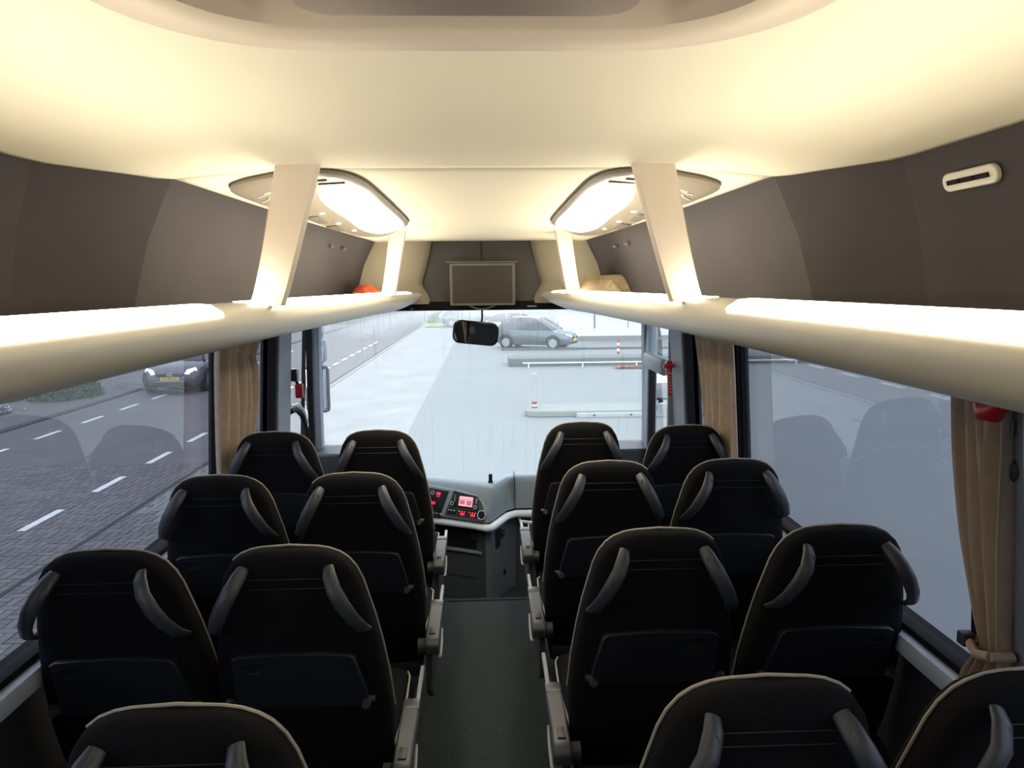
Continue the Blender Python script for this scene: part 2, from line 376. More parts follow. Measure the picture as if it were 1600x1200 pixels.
# bulkhead above the windscreen
wf = MB()
def quadstrip(rows): wf.loft(rows, cap=False, closed=False)
wf.add([(-.42, 5.06, 2.03), (.42, 5.06, 2.03), (.44, 5.06, 1.72), (.37, 5.02, 1.60), (-.37, 5.02, 1.60), (-.44, 5.06, 1.72)], [(0, 1, 2, 3, 4, 5)])
wallf = wf.build('wall_front', M['bulk'], kind='structure')
MB().box((-.0012, 5.050, 1.89), (.0012, 5.060, 2.02)).build('panel_joint', M['black'], wallf)
for sg in (-1, 1):
    b = MB()
    inner = [(.325, 5.03, 2.03), (.34, 5.03, 1.95), (.372, 5.03, 1.83), (.395, 5.03, 1.76), (.385, 5.02, 1.73), (.35, 5.0, 1.67), (.34, 5.0, 1.62)]
    mid = [(.36, 4.95, 2.03), (.375, 4.95, 1.95), (.405, 4.94, 1.83), (.425, 4.94, 1.76), (.42, 4.93, 1.73), (.40, 4.93, 1.67), (.39, 4.94, 1.62)]
    out = [(.66, 4.86, 2.03), (.69, 4.84, 1.95), (.75, 4.82, 1.83), (.80, 4.80, 1.76), (.83, 4.79, 1.73), (.86, 4.79, 1.67), (.87, 4.8, 1.62)]
    fr = [(.9, 4.80, z) for _, _, z in out]
    rows = [inner, mid, [tuple(lerp(p, q, .5)+(0, -.02, 0)[i] for i, (p, q) in enumerate(zip(a, c))) for a, c in zip(mid, out)], out, fr]
    b.loft([[(sg*x, y, z) for x, y, z in r_] for r_ in rows], cap=False, closed=False)
    b.build('side_panel', M['bulkside'], wallf, ang=50)
# black header over the glass
b = MB(); 
b.loft([[(x, 4.97+.20*(1-(x/1.2)**2)*0+.02, z) for x in (-1.16, -.7, 0, .7, 1.16)] for z in (1.635, 1.575)], cap=False, closed=False)
b.add([(-1.16, 4.99, 1.575), (1.16, 4.99, 1.575), (1.16, 5.32, 1.575), (-1.16, 5.32, 1.575)], [(0, 1, 2, 3)])
b.add([(-1.16, 5.32, 1.575), (1.16, 5.32, 1.575), (1.16, 5.28, 2.25), (-1.16, 5.28, 2.25)], [(0, 1, 2, 3)])
b.build('header_panel', M['black'], wallf)
MB().box((.30, 4.975, 1.595), (.36, 4.985, 1.603)).build('header_vent', M['silver'], wallf)
MB().box((-.47, 4.975, 1.585), (-.455, 4.985, 1.592)).build('header_vent', M['silver'], wallf)

# windscreen: curved laminated pane between the A pillars
ws = empty('window_%d' % k, (0, 5.4, .3), kind='structure'); k += 1
def wsy(x, z): return 5.44-.20*(x/1.14)**2-.10*(z-.3)/1.28
b = MB(); b.loft([[(x*1.14/10, wsy(x*1.14/10, z)-5.4, z-.3) for x in range(-10, 11)] for z in (.28, .6, .9, 1.2, 1.4, 1.60)], cap=False, closed=False)
b.build('pane', M['windscreen'], ws)
# front body skin below the glass
b = MB(); b.loft([[(x*1.2/10, wsy(x*1.14/10, .3)+.03, z) for x in range(-10, 11)] for z in (-1.0, .29)], cap=False, closed=False)
b.build('front_skirt', M['outer'], ws).location = (0, -5.4, -.3)
# A pillars
def a_pillar(sg):
    b = MB(); rings = []
    for z, y, x in ((.30, 5.27, 1.17), (.62, 5.24, 1.162), (1.0, 5.19, 1.150), (1.40, 5.13, 1.128), (1.64, 5.09, 1.115)):
        rings.append([(sg*(x-.032), y-.08, z), (sg*(x-.028), y+.04, z), (sg*(x+.03), y+.05, z), (sg*(x+.04), y-.10, z)])
    b.loft(rings); o = b.build('pillar', M['pillar'], WL if sg < 0 else WR, bev=.012, label='grey-blue windscreen pillar')
    b = MB()
    b.loft([[(sg*(x+.010), y-.112, z), (sg*(x+.010), y-.09, z), (sg*(x+.044), y-.09, z), (sg*(x+.044), y-.12, z)] for z, y, x in ((.30, 5.27, 1.17), (.62, 5.24, 1.162), (1.0, 5.19, 1.150), (1.40, 5.13, 1.128), (1.64, 5.09, 1.115))])
    b.build('pillar_seal', M['black'], WL if sg < 0 else WR)
a_pillar(-1); a_pillar(1)
for sg in (-1, 1):     # corner panels at the foot of the A pillars
    pts = [(.86, .62), (1.17, .62), (1.17, -.4), (.84, -.4)]
    b = MB(); b.prism(pts, lambda u, v, d: (sg*u, d, v), 4.98, 5.30)
    b.build('corner_panel', M['corner'], WL if sg < 0 else WR, bev=.015)

MB().tube([(-1.155, 4.47, 1.00), (-1.155, 4.62, .99), (-1.157, 4.76, .93), (-1.16, 4.86, .82), (-1.163, 4.92, .66), (-1.165, 4.93, .50)], .018, 8).build('sliding_window_seal', M['black'], WL)
MB().tube([(-1.150, 4.47, 1.035), (-1.150, 4.64, 1.02), (-1.152, 4.80, .95), (-1.155, 4.89, .85)], .008, 6).build('sliding_window_trim', M['sill'], WL)
# entrance door, front right
dr = empty('door_1', (1.17, 4.75, -.3), kind='structure'); D = Vector((-1.17, -4.75, .3))
def dbox(a, c, name, m, bev=.008, parent=dr):
    return MB().box(Vector(a)+D, Vector(c)+D, bev).build(name, m, parent)
dbox((1.12, 4.40, -.35), (1.18, 5.10, .50), 'door_panel', M['dash'])
dbox((1.11, 4.96, .50), (1.17, 5.08, 1.60), 'door_stile', M['dash'])
dbox((1.105, 4.90, .50), (1.15, 4.96, 1.17), 'door_seal', M['black'])
dbox((1.12, 4.45, .50), (1.17, 4.48, 1.60), 'door_stile', M['pillar'])
b = MB(); b.add([Vector(p)+D for p in ((1.165, 4.46, .5), (1.165, 4.96, .5), (1.13, 4.96, 1.6), (1.13, 4.46, 1.6))], [(0, 1, 2, 3)]); b.build('door_pane', M['clear'], dr)
cv = MB().box(Vector((1.085, 4.52, 1.175))+D, Vector((1.15, 5.04, 1.285))+D, .025).build('mechanism_cover', M['dash'], dr)
# mini steps / lower cab shell
MB().box((-1.24, 5.40, -.42), (1.24, 5.46, .26)).build('trim_5', M['dashdark'], kind='structure')

# ================================================================ roof hatch
h = empty('roof_hatch', (0, .43, 2.05), label='cream-rimmed emergency roof hatch with brown panel overhead', cat='roof hatch')
o = MB(); D = Vector((0, -.43, -2.05))
ou = rrect(-.415, -.18, .415, 1.045, .22, 10); inn = rrect(-.335, -.10, .335, .965, .15, 10)
n = len(ou)
rings = []
rings.append([Vector((x, y, 2.068))+D for x, y in ou]); rings.append([Vector((x, y, 2.052))+D for x, y in ou])
rings.append([Vector((x*.985, .43+(y-.43)*.99, 2.046))+D for x, y in ou])
rings.append([Vector((x*1.03, .43+(y-.43)*1.01, 2.046))+D for x, y in inn]); rings.append([Vector((x, y, 2.052))+D for x, y in inn])
rings.append([Vector((x, y, 2.15))+D for x, y in inn])
o.loft(rings, cap=False); o.build('rim', M['hatch'], h, ang=50)
b = MB(); b.add([Vector((x, y, 2.15))+D for x, y in inn], [tuple(range(n))]); b.build('well_cover', M['hatchwell'], h)
pp = rrect(-.183, 0.0, .183, .866, .035, 5)
b = MB(); b.loft([[Vector((x*s_, .43+(y-.43)*s_+(.014*(1-(x/.183)**2) if y > .8 else 0), z))+D for x, y in pp] for s_, z in ((1.03, 2.15), (1.02, 2.055), (1, 2.038), (.985, 2.031), (.96, 2.030))])
b.build('panel', M['hatchpanel'], h)
for x, m_ in ((-.205, M['hatchpanel']), (.205, M['chrome'])):
    b = MB(); b.cyl(Vector((x, .865, 2.075))+D, (0, 0, 1), .010, .06, 12); b.cyl(Vector((x, .865, 2.062))+D, (0, 0, 1), .006, .014, 8); b.build('screw', m_, h)

# ================================================================ luggage racks
def rack(sg):
    nm = 'left' if sg < 0 else 'right'
    o = empty('luggage_rack', (sg*.8, 1.5, 1.6), label='long %s-hand luggage rack with rounded beige nose and lit top strip' % nm, cat='luggage rack')
    D = Vector((-sg*.8, -1.5, -1.6))
    off = lambda y: interp([(YB, 0), (2.2, 0), (3.4, -.035), (4.2, -.068), (4.65, -.115), (4.85, -.155), (4.93, -.165)], y)
    prof = [(.66, 1.69), (.61, 1.703), (.580, 1.700), (.560, 1.687), (.548, 1.665), (.548, 1.648), (.556, 1.628), (.575, 1.608), (.605, 1.594), (.66, 1.582), (.80, 1.575), (1.14, 1.600), (1.12, 1.62), (.80, 1.60), (.67, 1.62)]
    ys = [YB+.02, -1, 0, .8, 1.4, 1.8, 2.2, 2.6, 3.0, 3.4, 3.8, 4.2, 4.45, 4.65, 4.78, 4.86, 4.91]
    def ring(y, pr=prof):
        t = max(0, (y-4.45)/.46); sh = 1-.55*t**2.2
        R_ = []
        for x, z in pr:
            zc_ = 1.69; xx = x+off(y)
            R_.append(Vector((sg*(xx if x < .75 else min(x, 1.1)), y, zc_+(z-zc_)*(sh if x < .75 else lerp(1, .8, t))))+D)
        return R_
    b = MB(); b.loft([ring(y) for y in ys]); b.build('shell', M['rack'], o, ang=50)
    # light strip on the nose shoulder
    sp = [(.611, 1.7055), (.581, 1.7030), (.5575, 1.6885), (.552, 1.681), (.565, 1.68), (.60, 1.698)]
    b = MB(); b.loft([ring(y, sp) for y in (YB+.05, -1, 0, .8, 1.3, 1.66)]); b.build('light_strip', M['lens'], o, ang=50)
    sp = [(.622, 1.7045), (.600, 1.7058), (.576, 1.7015), (.566, 1.6945), (.585, 1.693), (.61, 1.698)]
    b = MB(); b.loft([ring(y, sp) for y in (1.93, 2.2, 2.6, 3, 3.4, 3.8, 4.2, 4.45, 4.62, 4.72)]); b.build('light_strip', M['lens3'], o, ang=50)
    # struts up to the ceiling
    for y, xt, xb, zt, w1, w2 in ((2.055, .470, .570, 2.066, .058, .045), (4.18, .452, .512, 2.038, .046, .040)):
        st = MB(); rings = []
        for t in [i/10 for i in range(11)]:
            z = lerp(1.690, zt, t); x = lerp(xb, xt, t**.9); w_ = lerp(w2, w1, t**1.3); dp = .020; r_ = .008
            rings.append([Vector((sg*x+px*w_ if abs(px) == 1 else sg*x+px*(w_), y+py*dp, z))+D for px, py in
                          ((-1, -.5), (-.9, -1), (.9, -1), (1, -.5), (1, .6), (.85, 1), (-.85, 1), (-1, .6))])
        st.loft(rings); st.build('strut', M['strut'], o, ang=30)
    return o
rack(-1); rack(1)

# ================================================================ ceiling service units
def unit(sg):
    o = empty('service_unit', (sg*.52, 3.1, 2.03), label='curved %s-hand overhead service panel with lit lens and air vents' % ('left' if sg < 0 else 'right'), cat='service panel')
    D = Vector((-sg*.52, -3.1, -2.03))
    ol = [(.340, 2.28), (.37, 2.14), (.42, 2.10), (.50, 2.10), (.585, 2.15), (.67, 2.21), (.735, 2.31), (.745, 2.55), (.722, 3.0), (.705, 3.45), (.670, 3.95), (.63, 4.18), (.55, 4.24), (.46, 4.05), (.36, 3.70), (.330, 3.50), (.328, 2.9), (.332, 2.5)]
    def smooth(p, n_=4):
        out = []; N_ = len(p)
        for i in range(N_):
            a, b_, c, d = [Vector(p[(i+q) % N_]) for q in (-1, 0, 1, 2)]
            for q in range(n_):
                t = q/n_; out.append(tuple(.5*((2*b_)+(c-a)*t+(2*a-5*b_+4*c-d)*t*t+(3*b_-a-3*c+d)*t**3)))
        return out
    ol = smooth(ol)
    def P(x, y, dz): return Vector((sg*x, y, cz(x, y)+dz))+D
    cx, cy = .53, 3.1
    sc = lambda s_, dz: [P(cx+(x-cx)*(1-s_*5), cy+(y-cy)*(1-s_), dz) for x, y in ol]
    b = MB(); b.loft([sc(0, .01), sc(0, -.014), sc(.012, -.020), sc(.03, -.021)]); b.build('panel', M['unit'], o, ang=40)
    b = MB(); b.loft([[P(cx+(x-cx)*1.012, cy+(y-cy)*1.003, d) for x, y in ol] for d in (.005, -.005)]); b.build('edge_seal', M['unitdark'], o)
    lp = smooth([(.350, 2.36), (.40, 2.26), (.48, 2.34), (.535, 2.7), (.55, 3.2), (.57, 3.72), (.52, 3.98), (.42, 3.80), (.350, 3.52), (.346, 2.9)])
    b = MB(); b.loft([[P(x, y, d) for x, y in lp] for d in (-.018, -.0245)]); b.build('lamp_lens', M['lens2'], o)
    for i, (x, y, l, a) in enumerate(((.60, 2.28, .09, .5), (.64, 2.33, .10, .35), (.67, 2.42, .11, .15), (.44, 2.16, .10, 1.2), (.40, 2.22, .08, 1.35))):
        b = MB(); b.tube([P(x+math.sin(a+t*.35)*l*t-.02, y+cos(a)*l*t, -.024) for t in (0, .25, .5, .75, 1)], .0028, 6); b.build('air_slot', M['white'] if i < 3 else M['unitdark'], o)
    for x, y in ((.60, 2.95), (.615, 3.35), (.61, 3.72)):
        b = MB(); b.cyl(P(x, y, -.020), (0, 0, -1), .014, .008, 14, .011); b.build('reading_lamp', M['white'], o)
    for y in (2.75, 3.15, 3.55):
        b = MB(); b.loft([[P(x, yy, d) for x, yy in ((.635, y-.12), (.69, y-.10), (.685, y+.12), (.65, y+.15))] for d in (-.018, -.027)]); b.build('speaker_grille', M['unitdark'], o, bev=.004)
    return o
unit(-1); unit(1)

# oval vent on the right bay back, and the little hooks far forward
ov = empty('wall_vent', (1.045, 1.58, 1.951), label='small beige oval vent with three dark slots on right bay wall', cat='vent')
pl = rrect(-.088, -.020, .088, .020, .0198, 6)
for name, s_, x0, x1, m_ in (('plate', 1, .004, -.008, M['rack']),):
    MB().prism(pl, lambda u, v, d: (d, u, v), x0, x1).build(name, m_, ov, bev=.003)
for i in (-1, 0, 1):
    MB().box((-.0125, i*.046-.020, -.0050), (-.0075, i*.046+.020, .0050)).build('slot', M['black'], ov)
ov.rotation_euler = (0, R(-17), 0); ov.location = (1.028, 1.56, 1.951)
for sg in (-1, 1):
    for q, y in enumerate((3.88, 4.12)):
        x = sg*(hw(y)+.026); hk = empty('coat_hook', (x, y, 1.94), label='small chrome hook on %s bay wall, %s of the pair' % ('left' if sg < 0 else 'right', 'nearer' if q == 0 else 'further'), cat='hook', group='hooks on the luggage bay walls')
        MB().box((-.006, -.018, -.008), (.006, .018, .008), .003).build('plate', M['unitdark'], hk)
        MB().tube([(0, 0, 0), (-sg*.012, 0, -.002), (-sg*.014, 0, .006)], .003, 6).build('hook', M['chrome'], hk)

# ================================================================ monitor, inside mirror
mo = empty('monitor', (.005, 4.93, 1.745), label='switched-off flat screen hanging above the windscreen', cat='monitor')
MB().prism(rrect(-.213, -.137, .213, .137, .006, 3), lambda u, v, d: (u, d, v), -.0, .035).build('housing', M['bezel'], mo, bev=.003)
MB().prism([(-.195, -.122), (.195, -.122), (.195, .122), (-.195, .122)], lambda u, v, d: (u, d, v), -.004, .004).build('screen', M['screen'], mo)
MB().box((-.235, -.002, .141), (.235, .012, .148), .002).build('hanging_rail', M['bezel'], mo)
for sg in (-1, 1): MB().box((sg*.19-.012, .005, .12), (sg*.19+.012, .125, .14), .003).build('bracket', M['armdark'], mo)
mi = empty('inside_mirror', (-.045, 4.98, 1.425), label='black-rimmed rear view mirror hanging below the monitor', cat='mirror')
T = Matrix.Rotation(R(6), 4, 'Y')
def tf(u, v, d):
    p = T @ Vector((u, d, v)); return (p.x, p.y-.10*v, p.z)
pr_ = rrect(-.152, -.078, .152, .078, .05, 6)
b = MB(); b.loft([[tf(x*s_, z*s_, d) for x, z in pr_] for s_, d in ((.92, .045), (1, .025), (1, 0), (.965, -.004))]); b.build('rim', M['blackgloss'], mi, ang=50)
b = MB(); b.add([tf(x*.93, z*.9, -.006) for x, z in pr_], [tuple(range(len(pr_)))]); b.build('mirror_glass', M['mirror'], mi)
b = MB(); b.tube([(.035, .01, .05), (.045, .01, .10), (.045, -.01, .155)], .006, 8); b.build('stem', M['black'], mi)
b = MB(); b.tube([(-.04, -.025, .182), (.02, -.02, .158), (.07, -.02, .158), (.13, -.025, .182)], .006, 6); b.build('mount', M['bezel'], mi)

# ================================================================ seats
def seat(side, aisle, label_grp=None):
    """side -1 left, +1 right; origin on the floor under the backrest top; faces +Y"""
    o = empty('coach_seat')
    in_ = -side       # direction towards the aisle
    TL = .27          # lean of the back per metre
    def bp(x, t, d): # point on backrest: t below top, d depth (+ = rear, towards camera)
        z = 1.094-t+.007*max(0, 1-(x/.13)**2)*max(0, 1-t/.03); return (x, .0+t*TL-d-.035, z+ (-.0)*d)
    W = [(0, .070, .012), (.003, .096, .024), (.012, .122, .036), (.028, .142, .045), (.055, .160, .050), (.09, .173, .054), (.14, .184, .058), (.20, .197, .062), (.28, .210, .066), (.38, .222, .070), (.50, .229, .072), (.60, .226, .072), (.67, .218, .066), (.70, .205, .05)]
    rings = []
    for t, w, th in W:
        r_ = []
        for k_ in range(24):
            a = 2*pi*k_/24; ca, sa = cos(a), sin(a)
            x = w*math.copysign(abs(ca)**.45, ca); y = th*math.copysign(abs(sa)**.6, sa)
            # slight hollow at the front, bulge at the back
            r_.append(Vector(bp(x, t, y-.0)))
        rings.append(r_)
    MB().loft(rings).build('backrest', M['fabric'], o, ang=60)
    # beige piping round the top and shoulders
    pp = []
    for s_ in (-1, 1):
        seq = [(t, w) for t, w, th in W if t <= (.50 if s_ == in_ else .05)]
        pts = [(s_*(w*1.0+.001), t) for t, w in seq]
        pp.append(pts)
    path = [bp(x, t, -.012) for x, t in reversed(pp[0])]+[bp(0, -.0022, -.012)]+[bp(x, t, -.012) for x, t in pp[1]]
    MB().tube(path, .0032, 6).build('piping', M['piping'], o)
    # stitched seams on the rear of the head area
    b = MB(); 
    for t, w in ((.062, .105), (.088, .10)):
        th = interp([(a, c) for a, _, c in W], t)
        b.tube([bp(x*w, t, th+.0005) for x in (-1, -.5, 0, .5, 1)], .0011, 4)
    b.build('seam', M['tray'], o)
    # shoulder grips
    for s_ in (-1, 1):
        gp = [(.102, .034, .042), (.108, .046, .068), (.122, .074, .098), (.143, .112, .112), (.163, .152, .110), (.180, .188, .090), (.186, .212, .052)]
        ra = [.0145, .0180, .0195, .0195, .0185, .017, .012]
        g = MB().tube([bp(s_*x, t, d) for x, t, d in gp], ra, 12, flat=.55, up=(0, -1, 0)).build('shoulder_grip', M['grip'], o, ang=60)
        c_ = Vector(bp(s_*.112, .056, .076)); nrm = Vector((s_*.1, -1, .45)).normalized()
        MB().cyl(c_+nrm*.0075, nrm, .0115, .002, 18).build('screw_cap', M['grip'], g)
    # folded tray
    def tp(x, t, d): return bp(x, t, .068+d)
    ol = [(-.170, .322), (-.155, .311), (-.08, .305), (.0, .302), (.08, .305), (.150, .312), (.162, .325), (.185, .44), (.192, .50), (.180, .512), (-.170, .512), (-.176, .50)]
    ol = [(x*.93*in_, .27+(t-.302)*.82) for x, t in ol]
    b = MB(); b.loft([[tp(x, t, d) for x, t in ol] for d in (-.01, .008)]+[[tp(x*.985, .36+(t-.36)*.97, .012) for x, t in ol]])
    tr = b.build('tray_table', M['tray'], o, ang=40)
    cc = (-.108*in_, .312)
    b = MB(); b.loft([[tp(cc[0]+.030*cos(a*pi/10)*s_, cc[1]+.018*sin(a*pi/10)*s_, d) for a in range(20)] for s_, d in ((1, .0105), (1, .0135), (.82, .0135), (.75, .0125))]); b.build('cup_recess', M['traydark'], tr)
    for s_ in (-1, 1):
        b = MB(); b.cyl(tp(s_*.172, .430, .004), (0, -1, .2), .013, .03, 14, .010); b.cyl(tp(s_*.172, .424, .0), (s_, 0, 0), .009, .02, 10); b.build('tray_hinge', M['grip'], o)
    # cushion and base
    b = MB(); rings = []
    for y, h_, w_ in ((.13, .02, .19), (.14, .045, .205), (.20, .062, .218), (.40, .065, .222), (.55, .062, .22), (.61, .05, .212), (.63, .02, .195)):
        rings.append([Vector((w_*math.copysign(abs(cos(a))**.4, cos(a)), y*1.08, .362+h_*math.copysign(abs(sin(a))**.6, sin(a)))) for a in [2*pi*k_/20 for k_ in range(20)]])
    MB().loft(rings).build('cushion', M['fabric'], o, ang=60)
    MB().tube([(in_*.212, .20, .414), (in_*.222, .32, .422), (in_*.224, .45, .42), (in_*.219, .59, .412), (in_*.205, .66, .392)], .0035, 6).build('cushion_piping', M['piping'], o)
    MB().box((-.20, .15, .25), (.20, .60, .31), .01).build('seat_frame', M['armdark'], o)
    if aisle:
        MB().box((in_*.05-.03, .22, .0), (in_*.05+.03, .50, .255), .01).build('pedestal', M['armdark'], o)
        # aisle side: hip cover, silver trim and armrest
        x0 = in_*.228; x1 = in_*.262
        b = MB(); b.prism([(.02, .26), (.10, .20), (.50, .22), (.64, .28), (.66, .34), (.45, .36), (.26, .40), (.12, .42), (.05, .40)], lambda u, v, d: (d, u, v), x0, in_*.25)
        sc_ = b.build('side_cover', M['armdark'], o, bev=.006)
        b = MB(); b.prism([(.46, .372), (.66, .365), (.72, .368), (.70, .392), (.58, .39)], lambda u, v, d: (d, u, v), in_*.248, in_*.260); b.build('silver_trim', M['silver'], sc_)
        ar = [(.04, .395), (.0, .42), (-.012, .455), (.01, .480), (.16, .492), (.31, .486), (.328, .470), (.318, .455), (.16, .442), (.08, .43)]
        b = MB(); b.prism(ar, lambda u, v, d: (d, u, v), in_*.230, in_*.280); am = b.build('armrest', M['arm'], o, bev=.007)
        MB().box((in_*.2295, .265, .455), (in_*.2806, .320, .490), .006).build('armrest_tip', M['grip'], am)
        MB().box((in_*.243, .028, .4795), (in_*.265, .078, .4865), .001).build('release_button', M['armdark'], am)
        MB().tube([(in_*.281, .0, .412), (in_*.283, .02, .402), (in_*.283, .10, .420), (in_*.281, .15, .445)], .005, 8).build('armrest_trim', M['silver'], am)
        b = MB(); b.cyl((in_*.20, .05, .425), (in_, 0, 0), .030, .070, 18); b.build('armrest_pivot', M['armdark'], am)
    else:
        MB().box((-.03, .22, .0), (.03, .50, .255), .01).build('pedestal', M['armdark'], o)
    o['category'] = 'seat'; o['group'] = 'dark coach seats'
    return o
protos = {(s_, a_): seat(s_, a_) for s_ in (-1, 1) for a_ in (True, False)}
rows = {-1: [3.335, 2.565, 1.838, 1.123], 1: [3.45, 2.67, 1.910, 1.160]}
DX = {(-1, True, 1): -.022, (-1, True, 2): .010, (-1, False, 1): -.022, (1, True, 0): -.005, (1, False, 0): .03, (1, True, 1): -.01, (1, False, 1): -.01, (1, False, 2): .02}
rn = ['front', 'second', 'third', 'nearest']
for (s_, a_), pr0 in protos.items():
    first = True
    for i, y in enumerate(rows[s_]):
        if s_ == -1 and not a_ and i == 3: continue
        o = pr0 if first else copy_tree(pr0); first = False
        o.location = (s_*((.468 if a_ else .927)+DX.get((s_, a_, i), 0)), y, -.022 if (s_, a_, i) == (1, False, 0) else 0)
        sd = 'left' if s_ < 0 else 'right'
        if i == 0: extra = 'in the row just behind the dashboard'
        elif i == 3: extra = 'cut off by the bottom edge, nearest the camera'
        else: extra = 'in the %s row from the windscreen' % ('second' if i == 1 else 'third')
        o['label'] = 'dark %s seat on the %s side %s' % ('aisle' if a_ else 'window', sd, extra)

# ================================================================ dashboard
da = empty('dashboard', (0, 5.0, -.36), label='blue-grey driver dashboard with silver rail and red-lit instruments', cat='dashboard')
D = Vector((0, -5.0, .36))
base = [(-1.16, 5.02), (-.60, 4.99), (-.39, 4.915), (-.07, 4.76), (.015, 4.70), (.035, 4.705), (.055, 4.74), (.15, 4.95), (.21, 5.0), (.36, 5.0), (.84, 5.02)]
back = [(.84, 5.38), (-.84, 5.38), (-1.16, 5.30)]
def lay(poly, mapf): return [Vector(mapf(x, y))+D for x, y in poly]
# lower body
b = MB(); b.loft([lay(base+back, lambda x, y: (x, y+.03, z)) for z in (-.36, -.10, .16)]); b.build('lower_body', M['dashdark'], da, ang=30, bev=.004)
# centre console side in the lighter blue grey
b = MB(); b.loft([[Vector(p)+D for p in ((.035, 4.715, z), (.058, 4.755, z), (.152, 4.965, z), (.21, 5.015, z), (.21, 5.05, z), (.0, 4.90, z), (.0, 4.72, z))] for z in (-.355, .17)]); cs = b.build('console_side', M['console'], da, ang=30)
# upper body; top slopes gently away to the glass
ub = base
def ring_at(fr):
    out = []
    for x, y in base:
        if x <= .04: bk, zt = .075, .415+.03*min(1, max(0, (x+.6)/.6))*0
        else: bk, zt = .035, .425
        out.append((x, y, bk, zt))
    return out
def upper(fr, z_, add=0): return [Vector((x, y+(.07 if x < .045 else .04)*fr+add, z_))+D for x, y in base]+[Vector((x, y, z_))+D for x, y in back]
b = MB(); b.loft([[p for p in rg_[:len(base)]] for rg_ in [upper(0, .215), upper(.45, .30), upper(.9, .385), upper(1.25, .415), upper(1.9, .428)]+[[Vector((x, lerp(y+.13, 5.42, .45), .395))+D for x, y in base], [Vector((x, 5.44, .285))+D for x, y in base]]], cap=False, closed=False); b.build('top_cover', M['dash'], da, ang=40)
MB().tube([Vector((x, y-.034, .186))+D for x, y in base], .025, 14).build('silver_rail', M['rail'], da, ang=60)
MB().box(Vector((.205, 4.988, .20))+D, Vector((.208, 5.2, .431))+D).build('panel_joint', M['black'], da)
MB().tube([Vector(p)+D for p in ((.235, 4.99, .145), (.24, 4.955, .135), (.30, 4.945, .13), (.62, 4.945, .13), (.66, 4.99, .13))], .011, 10).build('grab_handle', M['rail'], da)
# tilted instrument face (plane through A..B leaning away)
A = Vector((-.60, 4.972, .215)); B = Vector((.03, 4.642, .215)); sd_ = (B-A).normalized(); n0 = sd_.cross(Vector((0, 0, 1)))
up_ = Vector((0, 0, 1))*cos(.35)-n0*sin(.35); nn = up_.cross(sd_); nn = nn if nn.y < 0 else -nn
def ip(s_, t_, d=0): return A+sd_*s_+up_*(t_-.015)+nn*d+D
face = [(.02, .022), (.675, .022), (.685, .07), (.665, .125), (.63, .165), (.56, .195), (.44, .212), (.25, .222), (.02, .222)]
b = MB(); b.loft([[ip(s_, t_, d) for s_, t_ in face] for d in (-.09, .012)]); b.build('instrument_cowl', M['dash'], da, bev=.01)
cl = [(.03, .018), (.345, .018), (.385, .195), (.03, .21)]
fc = MB().prism(cl, lambda u, v, d: ip(u, v, d), .008, .0145).build('instrument_cluster', M['blackgloss'], da)
rp = [(.375, .035), (.675, .03), (.668, .085), (.635, .150), (.60, .180), (.42, .205)]
rd = MB().prism(rp, lambda u, v, d: ip(u, v, d), .008, .014).build('radio_panel', M['dashdark'], da)
rb = MB().prism([(.412, .098), (.618, .096), (.612, .176), (.59, .188), (.425, .198)], lambda u, v, d: ip(u, v, d), .014, .018).build('radio', M['blackgloss'], da)
def flat(par, name, m_, s0, t0, s1, t1, d0=.018, d1=.0195): return MB().prism([(s0, t0), (s1, t0), (s1, t1), (s0, t1)], lambda u, v, d: ip(u, v, d), d0, d1).build(name, m_, par)
flat(rb, 'display', M['pinkscreen'], .474, .112, .574, .174)
flat(rb, 'display_field', M['pinkmap'], .480, .122, .518, .150, .0195, .0200); flat(rb, 'display_field', M['pinkmap'], .530, .120, .569, .150, .0195, .0200)
flat(rb, 'display_field', M['pinkmap'], .480, .156, .569, .160, .0195, .0200)
for s_, t_ in ((.429, .120), (.601, .115)):
    kb = MB(); c_ = ip(s_, t_, .016); kb.cyl(c_, nn, .0145, .010, 20, .0125); kn = kb.build('knob', M['black'], da)
    MB().add([c_+nn*.0105+(sd_*cos(a)+up_*sin(a))*q for q in (.0125, .0085) for a in [2*pi*j/20 for j in range(20)]], [(j, (j+1) % 20, 20+(j+1) % 20, 20+j) for j in range(20)]).build('knob_ring', M['whitemark'], kn)
for j in range(4):
    flat(rb, 'preset_button', M['whitemark'], .433, .140+j*.012, .447, .1425+j*.012); flat(rb, 'preset_button', M['whitemark'], .593, .140+j*.009, .607, .1425+j*.009)
for j in range(3):
    s0 = .398+j*.078; sw = flat(rd, 'switch_block', M['black'], s0, .048, s0+.066, .090, .014, .019)
    for q in range(3):
        flat(sw, 'switch_light', M['redglow'] if (j, q) in ((1, 1), (1, 2), (2, 0), (2, 1)) else M['whitemark'], s0+.006+q*.02, .072, s0+.016+q*.02, .080, .019, .020)
    if j: flat(rd, 'warning_light', M['redglow'], s0+.018, .052, s0+.052, .068, .019, .0198)
c_ = ip(.651, .071, .013); MB().cyl(c_, nn, .030, .006, 24).build('air_outlet', M['black'], da)
MB().add([c_+nn*.0065+(sd_*cos(a)+up_*sin(a))*q for q in (.030, .026) for a in [2*pi*j/24 for j in range(24)]], [(j, (j+1) % 24, 24+(j+1) % 24, 24+j) for j in range(24)]).build('outlet_ring', M['white'], da)
